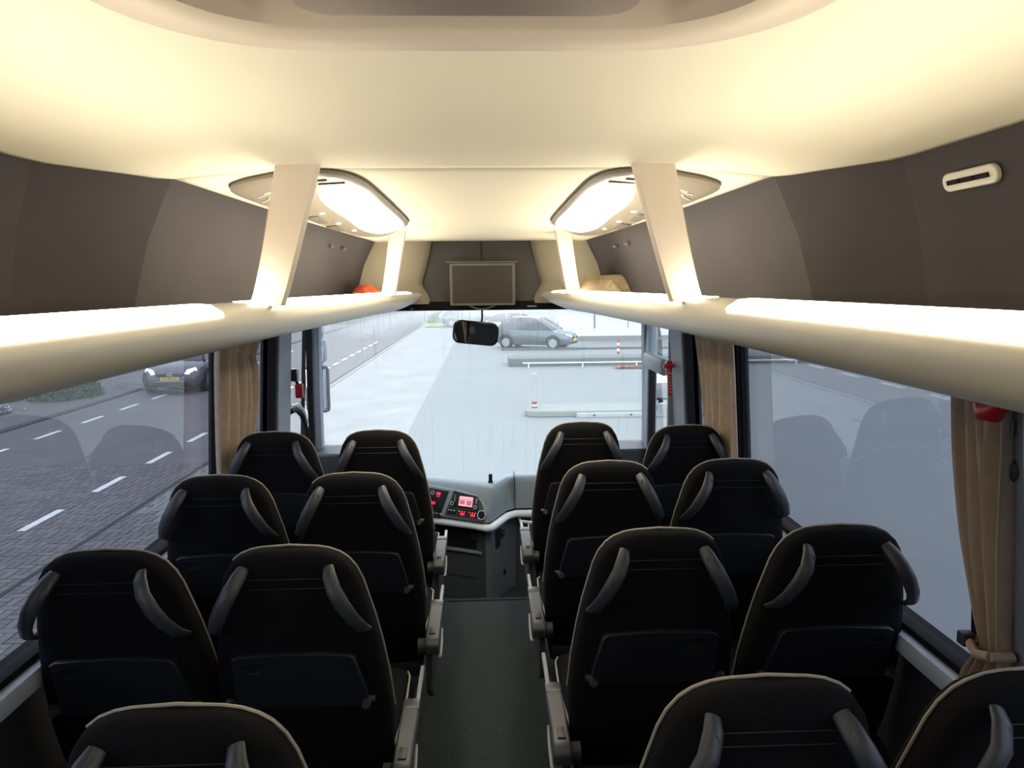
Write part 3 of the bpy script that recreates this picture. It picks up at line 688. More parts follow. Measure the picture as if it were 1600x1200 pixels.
# cluster contents
for s_, t_ in ((.224, .172), (.264, .174), (.184, .168)):
    c_ = ip(s_, t_, .0148); MB().add([c_+nn*.001+(sd_*cos(a)+up_*sin(a))*q for q in (.013, .010) for a in [2*pi*j/18 for j in range(18)]], [(j, (j+1) % 18, 18+(j+1) % 18, 18+j) for j in range(18)]).build('gauge_ring', M['whitemark'], fc)
flat(fc, 'red_display', M['redglow'], .10, .098, .295, .116, .0145, .0152)
flat(fc, 'warning_light', M['redglow'], .295, .162, .325, .180, .0145, .0152); flat(fc, 'warning_light', M['redglow'], .298, .150, .322, .156, .0145, .0152)
flat(fc, 'warning_light', M['pinkscreen'], .238, .148, .246, .154, .0145, .0152)
for j in range(6): flat(fc, 'tell_tale', M['whitemark'], .20+j*.028, .040, .214+j*.028, .045, .0145, .0152)
# lower shelf, sockets, knob, top post
def lowbox(x0, y0, x1, y1, z0, z1, name, m_, dep=.012):
    a = Vector((x0, y0, 0)); c = Vector((x1, y1, 0)); t_ = (c-a).normalized(); n_ = Vector((t_.y, -t_.x, 0))
    if n_.y > 0: n_ = -n_
    return MB().add([v+D for v in (a+n_*dep+Vector((0, 0, z0)), c+n_*dep+Vector((0, 0, z0)), c+n_*dep+Vector((0, 0, z1)), a+n_*dep+Vector((0, 0, z1)),
        a-n_*.02+Vector((0, 0, z0)), c-n_*.02+Vector((0, 0, z0)), c-n_*.02+Vector((0, 0, z1)), a-n_*.02+Vector((0, 0, z1)))], [(0, 1, 2, 3), (4, 7, 6, 5), (0, 4, 5, 1), (1, 5, 6, 2), (2, 6, 7, 3), (3, 7, 4, 0)]).build(name, m_, da, bev=.003)
lowbox(-.33, 4.917, -.03, 4.772, .0, .135, 'radio_slot', M['blackgloss'], .004)
lowbox(-.09, 4.80, -.05, 4.78, .07, .11, 'socket', M['armdark'], .010)
lowbox(-.34, 4.922, -.02, 4.767, -.022, -.005, 'shelf_lip', M['dash'], .018)
lowbox(-.36, 4.932, -.02, 4.767, -.20, -.195, 'flap_joint', M['black'], .004)
lowbox(.060, 4.772, .098, 4.855, -.0, .13, 'switch_plate', M['black'], .006)
b = MB(); b.cyl(Vector((.108, 4.874, .085))+D, (.9, -.42, 0), .024, .022, 18); b.build('rotary_knob', M['armdark'], da)
b = MB(); b.cyl(Vector((.125, 4.915, -.21))+D, (.9, -.42, 0), .022, .006, 18); b.build('lock', M['black'], da)
b = MB(); b.cyl(Vector((.040, 4.93, .42))+D, (0, 0, 1), .018, .012, 16, .014); b.cyl(Vector((.040, 4.93, .43))+D, (0, 0, 1), .0125, .045, 14); b.build('phone_mount_post', M['black'], da)

# ================================================================ curtains
def curtain(name, sg, y0, y1, z0, z1, folds, tie, pinch, label, lean=0, seed=0):
    """tie = z of tie band; pinch(z)->(ya,yb) extents"""
    o = empty(name, (sg*1.12, (y0+y1)/2, z0), label=label, cat='curtain'); D = Vector((-sg*1.12, -(y0+y1)/2, -z0))
    rnd = random.Random(seed); ph = [rnd.uniform(0, 6) for _ in range(4)]
    b = MB(); n = folds*10; rows = []
    for j in range(33):
        z = lerp(z0, z1, j/32); ya, yb = pinch(z); row = []
        amp = .024*min(1, (yb-ya)/(y1-y0)+.25)
        for i in range(n+1):
            t = i/n; tt = t+.02*sin(7*t+ph[0])
            x = wx(z)-.036+amp*sin(2*pi*folds*tt+ph[1]+.6*sin(3*z+ph[2]))+.006*sin(17*t+5*z)
            row.append(Vector((sg*x, lerp(ya, yb, t), z))+D)
        rows.append(row)
    b.loft(rows, cap=False, closed=False); c = b.build('cloth', M['curtain'], o, ang=80)
    md = c.modifiers.new('th', 'SOLIDIFY'); md.thickness = .002
    if tie:
        ya, yb = pinch(tie)
        MB().tube([Vector(p)+D for p in ((sg*(wx(tie)-.075), ya-.005, tie), (sg*(wx(tie)-.08), (ya+yb)/2, tie-.012), (sg*(wx(tie)-.07), yb+.008, tie-.002), (sg*(wx(tie)-.02), yb+.01, tie), (sg*(wx(tie)-.01), (ya+yb)/2, tie), (sg*(wx(tie)-.03), ya-.01, tie), (sg*(wx(tie)-.075), ya-.005, tie))], .011, 8).build('tie_band', M['curtain'], o)
        MB().box(Vector((sg*(wx(tie)-.085), yb+.0, tie-.016))+D, Vector((sg*(wx(tie)-.055), yb+.03, tie+.016))+D, .005).build('tie_clip', M['armdark'], o)
    return o
pin = lambda tab: (lambda z: (interp([(a, b_) for a, b_, _ in tab], z), interp([(a, c_) for a, _, c_ in tab], z)))
curtain('window_curtain', -1, 3.24, 3.80, .80, 1.58, 5, 0, pin([(.8, 3.26, 3.62), (1.0, 3.24, 3.72), (1.2, 3.24, 3.77), (1.34, 3.24, 3.74), (1.41, 3.24, 3.68), (1.48, 3.24, 3.76), (1.58, 3.24, 3.90)]), 'beige brown curtain gathered in front left quarter window, behind the driver', seed=1)
curtain('window_curtain', 1, 3.28, 3.80, .80, 1.58, 4, 0, pin([(.8, 3.27, 3.76), (1.0, 3.27, 3.79), (1.3, 3.27, 3.80), (1.45, 3.27, 3.84), (1.58, 3.27, 3.88)]), 'beige brown curtain hanging beside right front pillar, opposite the driver', seed=3)
curtain('window_curtain', 1, 1.525, 1.70, .60, 1.57, 4, .915, pin([(.6, 1.52, 1.70), (.80, 1.52, 1.66), (.88, 1.52, 1.61), (.915, 1.525, 1.595), (.96, 1.525, 1.61), (1.15, 1.525, 1.65), (1.35, 1.525, 1.68), (1.57, 1.525, 1.70)]), 'long brown curtain tied back at the near right window post', seed=5)
curtain('window_curtain', 1, 1.20, 1.46, .60, 1.57, 4, 0, pin([(.6, 1.20, 1.42), (.9, 1.20, 1.43), (1.57, 1.2, 1.46)]), 'brown curtain at the far right edge, behind the window post', seed=8)

# ================================================================ emergency hammers, stickers, cloths
def hammer(loc, sg, label, cover=False, rz=0, tilt=0):
    o = empty('emergency_hammer', loc, label=label, cat='hammer')
    MB().box((-.018, -.022, .02), (.018, .022, .085), .008).build('holder', M['blackgloss'] if not cover else M['red'], o)
    a = Matrix.Rotation(tilt, 4, 'Y')
    b = MB(); b.tube([a @ Vector(p) for p in ((0, -.01, .05), (0, -.015, .02), (0, -.015, -.05), (0, -.012, -.12))], [.012, .014, .012, .013], 10); hd = b.build('handle', M['red'], o)
    b = MB(); b.cyl(a @ Vector((-.032, -.02, .055)), a.to_3x3() @ Vector((1, 0, 0)), .012, .064, 12); b.build('head', M['red'], o)
    b = MB()
    for j in range(7): b.box(a @ Vector((-.004, -.032, -.1+j*.018)), a @ Vector((.004, -.027, -.094+j*.018)))
    b.build('grip_ribs', M['whitemark'], hd)
    return o
hammer((1.095, 4.35, 1.205), 1, 'red emergency hammer with ribbed grip by the entrance door', cover=True, tilt=-.05)
o = empty('emergency_hammer', (-1.125, 4.50, 1.15), label='small red emergency hammer in black holder on the left pillar', cat='hammer')
MB().box((-.022, -.03, .03), (.02, .03, .105), .008).build('holder', M['blackgloss'], o)
MB().tube([(.0, .0, .04), (.008, .01, .02), (.015, .02, -.005)], .009, 8).build('handle', M['black'], o)
MB().box((-.005, .0, -.075), (.042, .032, .012), .008).build('head', M['red'], o)
o = empty('emergency_hammer', (1.095, 1.545, 1.462), label='red emergency hammer head under the rack at near right post', cat='hammer')
MB().tube([(0, -.035, .02), (0, -.01, .0), (0, .02, -.004), (0, .04, .012)], [.016, .024, .022, .012], 12).build('head', M['red'], o)
MB().box((-.0, -.02, .0), (.035, .03, .06), .006).build('holder', M['armdark'], o)
o = empty('notice_sticker', (1.138, 1.555, 1.425), label='small dark sticker with green exit pictogram on near right post', cat='sticker')
MB().box((0, -.024, -.020), (.004, .024, .020)).build('backing', M['sticker'], o)
b = MB(); b.box((-.001, -.022, -.018), (0, .022, -.0165)); b.box((-.001, -.022, .0165), (0, .022, .018)); b.box((-.001, -.022, -.018), (0, -.0205, .018)); b.box((-.001, .0205, -.018), (0, .022, .018)); b.build('border', M['stickerw'], o)
b = MB(); b.box((-.001, .006, -.012), (0, .010, .010)); b.cyl((-.001, .008, .012), (1, 0, 0), .003, .001, 8); b.box((-.001, .002, .000), (0, .014, .003)); b.box((-.001, .002, -.012), (0, .005, -.004)); b.box((-.001, -.016, -.010), (0, -.002, .008)); b.build('pictogram', M['stickerw'], o)
# wall speaker recess below the sticker
o = empty('wall_socket', (1.142, 1.555, 1.33), label='dark oval socket on near right post below the sticker', cat='socket')
MB().cyl((0.01, 0, 0), (-1, 0, 0), .03, .012, 18, .024).build('cup', M['armdark'], o)

def cloth_heap(name, c, sx, sy, sz, m_, label, cat, seed, rot=0):
    o = empty(name, c, rz=rot, label=label, cat=cat); rnd = random.Random(seed); b = MB(); rings = []
    N_ = 28; lv = 10; ph = [rnd.uniform(0, 6.28) for _ in range(8)]
    for j in range(lv+1):
        t = j/lv; rr_ = math.sqrt(max(0, 1-t*t))*.98+.02; row = []
        for i in range(N_):
            a = 2*pi*i/N_; w = 1+.10*sin(3*a+ph[0]+t*2)+.06*sin(7*a+ph[1]+3*t)+.04*sin(11*a+ph[2])
            nz = mnoise.noise(Vector((2.2*cos(a), 2.2*sin(a)+seed, 3*t))); w *= 1+.28*nz
            row.append(Vector((sx*rr_*w*cos(a)+.02*nz, sy*rr_*w*sin(a), sz*(t*(1+.35*mnoise.noise(Vector((3*rr_*cos(a)+5, 3*rr_*sin(a), seed))))+.10*sin(5*a+ph[3])*(1-t)*t*2+.07*sin(9*a+ph[4]+6*t)*t*(1-t)*3))))
        rings.append(row)
    b.loft(rings).build('cloth', m_, o, ang=75)
    return o
bag = cloth_heap('folded_bag', (.70, 4.38, 1.612), .21, .36, .175, M['tan'], 'tan crumpled cloth bag lying at front end of right rack', 'bag', 3)
MB().tube([(-.16, -.14, .10), (-.13, -.10, .135), (-.09, -.02, .150), (-.05, .06, .150)], .012, 8).build('strap', M['tan'], bag)
b = MB(); b.loft([[(-.15+.05*cos(a)*s_-.03, -.02+.09*sin(a)*s_, z) for a in [2*pi*q/16 for q in range(16)]] for s_, z in ((1, .10), (1.1, .12), (.8, .14), (.3, .15))]); b.build('folded_corner', M['tan'], bag)
oc = cloth_heap('folded_cloth', (-.68, 4.50, 1.62), .09, .20, .125, M['orange'], 'orange red cloth lying at front end of left rack', 'cloth', 9)
MB().box((-.03, -.10, .085), (.06, .10, .10), .006).build('folded_layer', M['orange'], oc)

# ================================================================ outside mirrors of the coach
o = empty('door_mirror', (-1.27, 5.72, .78), label='tall double exterior mirror beyond the left windscreen pillar', cat='mirror')
D = Vector((1.27, -5.72, -.78))
def mbox(o, a, c, name, m_, bev, D=None): return MB().box(Vector(a)+D, Vector(c)+D, bev).build(name, m_, o)
mbox(o, (-1.36, 5.70, .78), (-1.18, 5.78, 1.14), 'housing', M['black'], .03, D)
mbox(o, (-1.345, 5.692, .80), (-1.195, 5.70, 1.12), 'mirror_glass', M['mirror'], .003, D)
mbox(o, (-1.33, 5.70, 1.165), (-1.19, 5.78, 1.35), 'upper_housing', M['pillar'], .03, D)
mbox(o, (-1.32, 5.692, 1.18), (-1.205, 5.70, 1.29), 'upper_glass', M['mirror'], .003, D)
MB().tube([Vector(p)+D for p in ((-1.25, 5.76, 1.1), (-1.24, 5.77, 1.34), (-1.21, 5.70, 1.50), (-1.16, 5.36, 1.60))], .02, 8).build('arm', M['pillar'], o)
o = empty('door_mirror', (1.39, 5.72, .72), label='exterior mirror seen through the entrance door glass, right side', cat='mirror')
D = Vector((-1.39, -5.72, -.72))
mbox(o, (1.30, 5.70, .84), (1.44, 5.78, 1.10), 'housing', M['black'], .02, D)
mbox(o, (1.312, 5.692, .86), (1.428, 5.70, 1.085), 'mirror_glass', M['mirror'], .003, D)
b = MB(); b.cyl(Vector((1.385, 5.70, .775))+D, (0, 1, 0), .05, .05, 20, .03); b.build('round_housing', M['chrome'], o)
b = MB(); b.cyl(Vector((1.385, 5.692, .775))+D, (0, 1, 0), .043, .008, 20); b.build('wide_angle_glass', M['mirror'], o)
MB().tube([Vector(p)+D for p in ((1.385, 5.74, .80), (1.37, 5.76, 1.30), (1.30, 5.62, 1.50), (1.16, 5.36, 1.58))], .02, 8).build('arm', M['black'], o)
# steering wheel, mostly hidden by the front left seats
sw = empty('steering_wheel', (-.66, 4.80, .36), label='black steering wheel in front of the instrument cluster, mostly hidden', cat='steering wheel')
sw.rotation_euler = (R(28), 0, 0)
MB().tube([(.20*cos(a), .20*sin(a), 0) for a in [2*pi*q/28 for q in range(29)]], .014, 8).build('rim', M['black'], sw)
b = MB(); b.cyl((0, 0, -.02), (0, 0, 1), .05, .03, 18); b.build('hub', M['black'], sw)
for a in (0, 180, 270): MB().tube([(.04*cos(R(a)), .04*sin(R(a)), -.01), (.19*cos(R(a)), .19*sin(R(a)), 0)], .012, 8).build('spoke', M['black'], sw)
MB().tube([(0, 0, -.02), (0, .0, -.16)], .03, 10).build('column', M['dashdark'], sw)
ca = empty('cable', (-.90, 5.06, .66), label='thin black cable looping over the left dashboard corner', cat='cable')
MB().tube([(-.02, .0, .002), (.03, 0, .012), (.08, .0, .04), (.13, .0, .048), (.18, 0, .03), (.20, 0, -.1)], .003, 6).build('lead', M['black'], ca)

# ================================================================ OUTSIDE
gd = MB().box((-60, -15, G-.06), (60, 130, G-.03)).build('ground', M['asphalt'], kind='structure')
MB().box((-1.62, -15, G-.03), (60, 130, G)).build('floor', M['asphalt'], kind='structure').name = 'ground'
# brick road: fine paving far off, single bricks near
road = MB().box((-60, -15, G-.03), (-1.62, 130, G-.012)).build('road', M['joint'], kind='structure')
f1 = MB().box((-10.3, 13.0, G-.011), (-4.84, 130, G)).box((-10.3, -15, G-.011), (-3.82, 4.2, G)).build('brick_paving', M['brickfar'], road)
MB().box((-3.82, -15, G-.011), (-1.62, 13.0, G)).box((-4.84, 13.0, G-.011), (-1.62, 130, G)).build('brick_paving', M['brickpale'], road)
XB0, XB1, YB0, YB1 = -10.3, -3.82, 4.2, 13.0
bl, bw, gp = .2, .1, .011
def cam_px(x, y, z):
    d = Vector((x, y, z))-m.translation; zz = d.dot(fw)
    return 800+1170.5*d.dot(rr)/zz, 600-1170.5*d.dot(uu)/zz
cells = []
for i in range(int((XB1-XB0)/bw)):
    for j in range(int((YB1-YB0)/bw)):
        k_ = (i-j) % 4; x = XB0+i*bw; y = YB0+j*bw
        if k_ == 0: cells.append((x, y, x+bl, y+bw))
        elif k_ == 3: cells.append((x, y, x+bw, y+bl))
def brick_geo(mb, x0, y0, x1, y1, z):
    g = gp/2; c = .004
    lo = [(x0+g, y0+g, G-.012), (x1-g, y0+g, G-.012), (x1-g, y1-g, G-.012), (x0+g, y1-g, G-.012)]
    mi_ = [(p[0], p[1], z-.003) for p in lo]
    hi = [(x0+g+c, y0+g+c, z), (x1-g-c, y0+g+c, z), (x1-g-c, y1-g-c, z), (x0+g+c, y1-g-c, z)]
    mb.add(lo+mi_+hi, [(8, 9, 10, 11)]+[(a+q, (a+1) % 4+q, (a+1) % 4+q+4, a+q+4) for q in (0, 4) for a in range(4)])
vis = []
for c in cells:
    px, py = cam_px((c[0]+c[2])/2, (c[1]+c[3])/2, G)
    if -10 < px < 250 and 700 < py < 1060: vis.append((py, c))
vis.sort(reverse=True); near = set(c for _, c in vis[:300])
# shared meshes: two orientations x two tints
protoB = {}
for hor in (0, 1):
    for tn in (0, 1):
        q = MB(); brick_geo(q, 0, 0, bl if hor else bw, bw if hor else bl, G); me = bpy.data.meshes.new('brick'); me.from_pydata(q.v, [], q.f); me.materials.append(M['brick2' if tn else 'brick']); protoB[hor, tn] = me
rest = MB(); rest2 = MB(); rest3 = MB()
for c in cells:
    hor = 1 if c[2]-c[0] > .15 else 0; tn = 1 if random.random() < .45 else 0; dz = random.uniform(-.003, .002)
    if c in near:
        o = bpy.data.objects.new('brick', protoB[hor, tn]); C.objects.link(o); o.parent = road; o.location = (c[0], c[1], dz)
    else: brick_geo(rest3 if c[0] > -4.87 else rest if tn else rest2, *c, G+dz)
for q, nm_ in ((rest, 'brick2'), (rest2, 'brick'), (rest3, 'kerb')): q.build('brick_field', M[nm_], road, kind='stuff')
# kerb lines and road paint
MB().box((-4.90, -15, G-.01), (-4.84, 60, G+.006)).build('kerb_line', M['joint'], road)
MB().box((-10.44, -15, G-.01), (-10.38, 60, G+.03), .01).build('kerb', M['kerbdark'], road)
MB().box((-10.36, -15, G-.01), (-10.32, 60, G+.002)).build('gutter', M['joint'], road)
# kerb stones of the near edge further ahead
MB().box((-4.80, 13.5, G-.01), (-4.66, 60, G+.02), .01).build('kerb', M['kerb'], road)
def dash(x, y, w_=.11, l_=.92):
    b = MB(); n_ = 5
    b.box((x-w_/2, y, G+.0015), (x+w_/2, y+l_, G+.005)); return b.build('lane_dash', M['line'], road)
for j in range(-2, 18): dash(-5.90, 9.40+1.82*j)
for j in range(-2, 14): dash(-9.20, 11.75+1.82*j, .10)
# footpath and verge on the far side
fp = MB().box((-14.5, -15, G-.012), (-10.44, 60, G+.045)).build('pavement', M['brickfar'], kind='structure')
MB().box((-60, -15, G-.012), (-14.5, 130, G+.05)).build('lawn', M['grass'], kind='structure')

def leaf_blob(mb, c, rx, ry, rz_, n, s_, rnd):
    for _ in range(n):
        a, u = rnd.uniform(0, 2*pi), rnd.uniform(-.2, 1); q = math.sqrt(max(0, 1-u*u)); k_ = rnd.uniform(.7, 1.05)
        p = Vector((c[0]+rx*q*cos(a)*k_, c[1]+ry*q*sin(a)*k_, c[2]+rz_*max(0.02, u)*k_))
        d1 = Vector((rnd.gauss(0, 1), rnd.gauss(0, 1), rnd.gauss(0, 1))).normalized()*s_; d2 = d1.orthogonal().normalized()*s_*.5
        mb.add([p-d1, p+d2, p+d1, p-d2], [(0, 1, 2, 3)])
def shrub(c, rx, ry, h_, label, n=900, s_=.06, seed=1, grp=None, m_='leaf'):
    rnd = random.Random(seed); o = empty('shrub', c, label=label, cat='shrub', group=grp)
    b = MB(); leaf_blob(b, (0, 0, 0), rx, ry, h_, n, s_, rnd); f_ = b.build('foliage', M[m_], o, kind='stuff')
    b = MB()
    for q in range(5):
        a = q*1.3; b.tube([(.05*cos(a), .05*sin(a), 0), (rx*.3*cos(a), ry*.3*sin(a), h_*.5), (rx*.55*cos(a), ry*.55*sin(a), h_*.85)], [.02, .014, .006], 5)
    b.build('stems', M['hatchpanel'], o)
    return o
shrub((-11.75, 21.3, G+.04), .85, 1.1, .60, 'low dark green shrub beside the oncoming car', 1800, .06, 2)
shrub((-13.6, 20.6, G+.04), 1.0, 1.1, .50, 'low spreading shrub at left behind the pale flowers', 1300, .06, 3)
fl = empty('flower_bed', (-12.15, 18.3, G+.045), label='pale pink and white flowers by the footpath at left', cat='flowers', kind='stuff')
b = MB(); rnd = random.Random(4)
for _ in range(420):
    x, y = rnd.gauss(0, .3), rnd.gauss(0, .3); z = rnd.uniform(.0, .32); s2 = rnd.uniform(.015, .04)
    b.add([(x-s2, y, z), (x, y-s2, z+s2*.5), (x+s2, y, z), (x, y+s2, z+s2)], [(0, 1, 2, 3)])
b.build('blossom', M['flower'], fl, kind='stuff')
b = MB(); leaf_blob(b, (0, 0, 0), .6, .6, .2, 300, .05, rnd); b.build('foliage', M['leaf'], fl, kind='stuff')

# ---- cars
def car(name, loc, rz, paint, label, lights=False, plate=None, L=4.1, W_=1.74, H=1.48, detail=True):
    """nose towards +X of the car"""
    o = empty(name, loc, rz, label=label, cat='car')
    # body sections (x, half width, z bottom, z belt/hood)
    st = [(-L/2, .62, .42, .80), (-L/2+.05, .74, .32, .92), (-L/2+.35, .84, .24, .98), (-L*.25, .865, .20, .97), (0, .87, .20, .94), (L*.2, .87, .20, .93), (L*.30, .86, .22, .88), (L*.40, .82, .22, .80), (L/2-.12, .74, .22, .70), (L/2-.03, .64, .26, .60), (L/2, .52, .34, .50)]
    rings = []
    for x, w_, zb, zt in st:
        w_ *= W_/1.74; mid = lerp(zb, zt, .55)
        rings.append([(x, -w_*.86, zb), (x, -w_, lerp(zb, zt, .3)), (x, -w_, mid), (x, -w_*.965, zt-.05), (x, -w_*.86, zt), (x, 0, zt+.035), (x, w_*.86, zt), (x, w_*.965, zt-.05), (x, w_, mid), (x, w_, lerp(zb, zt, .3)), (x, w_*.86, zb)])
    b = MB(); b.loft(rings); b.build('body', paint, o, ang=40)
    gh = [(-L/2+.18, .66, .95, .96), (-L/2+.50, .66, .95, H-.16), (-L*.26, .62, .95, H-.02), (-.05, .62, .94, H), (L*.06, .62, .93, H-.05), (L*.29, .70, .86, .92)]
    rings = []
    for x, w_, zb, zt in gh:
        wb = .80*W_/1.74; rings.append([(x, -wb, zb), (x, -lerp(wb, w_, .92), zt-.03), (x, -w_*.85, zt), (x, w_*.85, zt), (x, lerp(wb, w_, .92), zt-.03), (x, wb, zb)])
    b = MB(); b.loft(rings); b.build('side_and_screen_glass', M['winglass'], o, ang=40)
    b = MB(); b.loft([[(x, -w_, z), (x, 0, z+.02), (x, w_, z), (x, w_, z-.03), (x, -w_, z-.03)] for x, w_, z in ((-L/2+.46, .60, H-.15), (-L*.26, .60, H-.005), (-.05, .60, H+.01), (L*.06, .59, H-.04))]); b.build('roof', paint, o, ang=50)
    for sy in (-1, 1):
        for xa, xb in ((.05, .12), (-.75, -.68)):
            MB().tube([(lerp(xa, xa-.02, 0), sy*.815, .93), (xa-.06, sy*.69, H-.05)], .03, 6).build('door_pillar', paint, o)
        MB().tube([(L*.285, sy*.77, .90), (L*.06, sy*.64, H-.05)], .03, 6).build('windscreen_pillar', paint, o)
        b = MB(); b.loft([[(L*.20+x, sy*(.88+.09*s_), .93+z*s_) for x, z in ((-.05, .05), (.05, .05), (.06, .16), (-.05, .17))] for s_ in (.4, 1.6)]); b.build('wing_mirror', paint, o)
        for x in (L/2-.80, -L/2+.72):
            wh = MB(); wh.cyl((x, sy*.66, .31), (0, sy, 0), .31, .205, 28); w_ = wh.build('wheel', M['tyre'], o)
            b = MB(); b.cyl((x, sy*.866, .31), (0, sy, 0), .205, .008, 24)
            b.build('rim', M['alloy'], w_)
            b = MB(); b.tube([(x+.36*cos(a), sy*.872, .31+.36*sin(a)) for a in [pi*q/12 for q in range(13)]], .022, 6); b.build('wheel_arch', M['black'], o)
    xf = L/2
    for sy in (-1, 1):
        b = MB(); b.loft([[(xf-.30+dx, sy*y, z) for y, z, dx in ((.40, .60, .245), (.58, .575, .16), (.70, .66, .07), (.66, .73, .04), (.46, .69, .16))], [(xf-.34+dx, sy*y, z) for y, z, dx in ((.40, .60, .245), (.58, .575, .16), (.70, .66, .07), (.66, .73, .04), (.46, .69, .16))]])
        for v_i, v in enumerate(b.v): b.v[v_i] = (v[0]+.088, v[1]*1.02, .65+(v[2]-.65)*1.25+.01)
        b.build('headlamp', M['lamp'] if lights else M['white'], o)
        b = MB(); b.box((-L/2-.005, sy*.52-.10, .70), (-L/2+.12, sy*.52+.16, .86), .02); b.build('tail_lamp', M['red'], o)
    b = MB(); b.loft([[(xf-.01+dx, y, z) for y, z in ((-.34, .50), (.34, .50), (.40, .60), (-.40, .60))] for dx in (.03, -.06)]); gr = b.build('grille', M['black'], o, bev=.01)
    b = MB(); b.loft([[(xf-.02+dx, y, z) for y, z in ((-.50, .27), (.50, .27), (.44, .35), (-.44, .35))] for dx in (.03, -.08)]); b.build('lower_intake', M['black'], o, bev=.01)
    b = MB(); b.tube([(xf+.028, .075*cos(a), .555+.055*sin(a)) for a in [2*pi*q/20 for q in range(21)]], .009, 6); b.tube([(xf+.03, -.085, .565), (xf+.03, .01, .555), (xf+.03, -.01, .555), (xf+.03, .085, .545)], .008, 6); b.build('badge', M['chrome'], gr)
    b = MB(); b.tube([(xf-.13, -.58, .375), (xf+.035, -.35, .38), (xf+.035, .35, .38), (xf-.13, .58, .375)], .008, 6); b.build('bumper_strip', M['alloy'], o)
    b = MB(); b.box((xf+.02, -.26, .40), (xf+.035, .26, .51), .004); pt = b.build('number_plate', M['plate'], o)
    if plate:
        mw = Matrix.Translation((xf+.037, 0, .455)) @ Matrix.Rotation(R(90), 4, 'Z') @ Matrix.Rotation(R(90), 4, 'X')
        text(plate, .10, 'plate_lettering', M['black'], pt, mw)
    return o
car('car', (-9.22, 23.6, G), R(-84), M['cargrey'], 'dark grey oncoming hatchback with lit headlights and yellow plate', lights=True, plate='47-PB-GV', L=3.9, W_=1.72)
car('car', (2.50, 36.2, G), R(-24), M['carblue'], 'blue-grey hatchback parked beyond the windscreen, facing right', L=3.9, H=1.50)
car('car', (2.2, 43.5, G), R(-10), M['carwhite'], 'pale car parked behind the blue-grey hatchback', L=4.2)
car('car', (-1.2, 56, G), R(10), M['carblue'], 'distant blue car at the upper left of the parked hatchback', L=4.2)

# ---- kerb island, step, rail, bollards
isl = MB(); ol = [(1.0, 17.55), (.93, 17.3), (1.0, 17.08), (1.2, 17.02), (5.6, 16.95), (5.6, 18.0), (1.2, 18.0), (1.05, 17.85)]
isl.prism(ol, lambda u, v, d: (u, v, d), G-.005, G+.15); isl.build('kerb_island', M['kerb'], bev=.03)
tag(bpy.data.objects['kerb_island'], 'low concrete kerb island lying across the asphalt ahead', 'kerb')
pk = MB(); pk.box((2.1, 16.86, G), (5.3, 16.94, G+.11), .01); pk = pk.build('barrier_plank', M['plank']); tag(pk, 'white-grey plank leaning along the kerb island front', 'plank')
for j in range(4): MB().cyl((2.5+j*.85, 16.86, G+.06), (0, -1, 0), .025, .01, 10).build('bolt', M['armdark'], pk)
def bollard(x, y, h_, z0, label, r=.05, bands=6, first=0):
    o = empty('bollard', (x, y, z0), label=label, cat='bollard'); hh = h_/bands
    MB().cyl((0, 0, 0), (0, 0, 1), r*1.5, .04, 14).build('foot', M['kerbdark'], o)
    for q in range(bands): MB().cyl((0, 0, .03+q*hh), (0, 0, 1), r, hh, 14, r if q < bands-1 else r*.8).build('band', M['red'] if (q+first) % 2 == 0 else M['white'], o)
    return o
b_ = empty('bollard', (1.17, 17.5, G+.15), label='white bollard with red foot band on the kerb island', cat='bollard')
MB().cyl((0, 0, 0), (0, 0, 1), .07, .04, 14).build('foot', M['kerbdark'], b_)
MB().cyl((0, 0, .03), (0, 0, 1), .06, .05, 14).build('band', M['white'], b_); MB().cyl((0, 0, .08), (0, 0, 1), .06, .08, 14).build('band', M['red'], b_)
MB().cyl((0, 0, .16), (0, 0, 1), .085, .66, 14, .065).build('post', M['plank'], b_)
bollard(5.35, 29.7, .80, G, 'thin red and white striped bollard behind the dark step', .045, 7)
st_ = MB(); st_.box((.9, 27.9, G-.005), (16, 29.2, G+.30), .03)
tag(st_.build('loading_step', M['kerbdark']), 'long dark concrete step across the yard', 'step')
rl = empty('guard_rail', (6, 27.4, G), label='low white rail running in front of the dark step', cat='rail')
MB().box((-4.6, -.03, .16), (10, .03, .20), .008).build('beam', M['white'], rl)
for j in range(8): MB().box((-4.4+j*2, -.02, 0), (-4.36+j*2, .02, .17)).build('post', M['white'], rl)
MB().box((.8, 34.9, G-.005), (20, 35.05, G+.10), .02).build('kerb', M['kerbdark'], road)
lt = MB(); rnd = random.Random(12)
for _ in range(700):
    x, y, a = rnd.uniform(4.7, 8), 26.6+abs(rnd.gauss(0, .25)), rnd.uniform(0, 6.3); s2 = .05; z = G+rnd.uniform(.005, .10)
    lt.add([(x+s2*cos(a), y+s2*sin(a), z), (x-s2*sin(a), y+s2*cos(a), z+.02), (x-s2*cos(a), y-s2*sin(a), z), (x+s2*sin(a)*.6, y-s2*cos(a)*.6, z+.01)], [(0, 1, 2, 3)])
tag(lt.build('fallen_leaves', M['litter']), 'brown fallen leaves heaped against the dark step', 'leaves', kind='stuff')

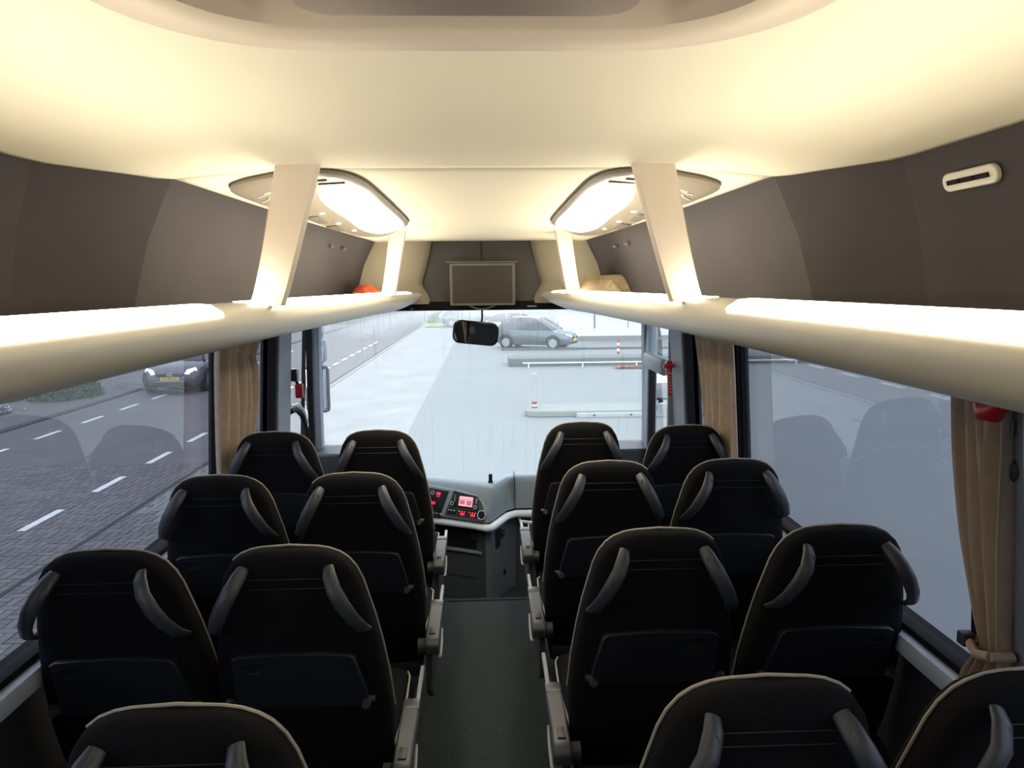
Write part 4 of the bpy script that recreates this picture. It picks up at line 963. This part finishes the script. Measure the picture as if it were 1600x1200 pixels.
# ---- buildings
def building(name, x0, y0, x1, y1, h_, label, wins, m_='whitewall', faceS=True):
    o = empty(name, ((x0+x1)/2, (y0+y1)/2, G), label=label, cat='building'); cx, cy = (x0+x1)/2, (y0+y1)/2
    MB().box((x0-cx, y0-cy, 0), (x1-cx, y1-cy, h_)).build('walls', M[m_], o)
    MB().box((x0-cx-.2, y0-cy-.2, h_), (x1-cx+.2, y1-cy+.2, h_+.25), .03).build('roof', M['kerbdark'], o)
    for (side, a, c, z0, z1) in wins:
        if side == 'S':
            f_ = MB().box((a-cx, y0-cy-.04, z0), (c-cx, y0-cy+.02, z1)).build('window', M['white'], o); MB().box((a-cx+.08, y0-cy-.055, z0+.08), (c-cx-.08, y0-cy-.04, z1-.08)).build('pane', M['winglass'], f_)
        else:
            f_ = MB().box((x0-cx-.04, a-cy, z0), (x0-cx+.02, c-cy, z1)).build('window', M['white'], o); MB().box((x0-cx-.055, a-cy+.08, z0+.08), (x0-cx-.04, c-cy-.08, z1-.08)).build('pane', M['winglass'], f_)
    MB().box((x0-cx-.03, y0-cy-.03, 0), (x1-cx, y0-cy+.01, .25)).build('plinth', M['kerb'], o)
    return o
building('white_building', 5.0, 40.5, 24, 52, 5.5, 'white rendered building at the far right of the windscreen view', [('S', 5.85, 6.1, .6, 2.6), ('S', 6.75, 6.95, 1.4, 2.6), ('S', 7.7, 7.9, .6, 2.4), ('S', 9.2, 11.2, 1.0, 2.6), ('S', 13, 15, 1.0, 2.6)])
building('white_building', 19, 6, 30, 36, 5.0, 'long pale building beyond the yard seen through right windows', [('W', 8+4*j, 10+4*j, 1.2, 2.6) for j in range(7)])
fe = empty('picket_fence', (16.4, 17, G), label='low pale fence with white posts beyond the right window', cat='fence')
for j in range(22): MB().box((-.03, -9+j*.85, 0), (.03, -8.94+j*.85, .95), .01).build('post', M['white'], fe)
MB().box((-.02, -9, .35), (.02, 9, .42)).build('rail', M['white'], fe); MB().box((-.02, -9, .75), (.02, 9, .82)).build('rail', M['white'], fe)
MB().box((17.2, 3, G-.004), (18.9, 38, G+.12), .02).build('pavement', M['kerb'], kind='structure')
MB().box((-4.3, 55, G+.0), (-.2, 90, G+.05)).build('lawn', M['grass'], kind='structure')
hg = shrub((-2.4, 62, G+.04), 2.2, 1.2, 1.1, 'green hedge at the top left of the windscreen view', 2500, .12, 21, m_='grass')
building('brick_house', -34, 14, -24, 44, 6, 'brown house row set back across the road', [('S', -32, -30, 1, 2.4)], m_='brick')
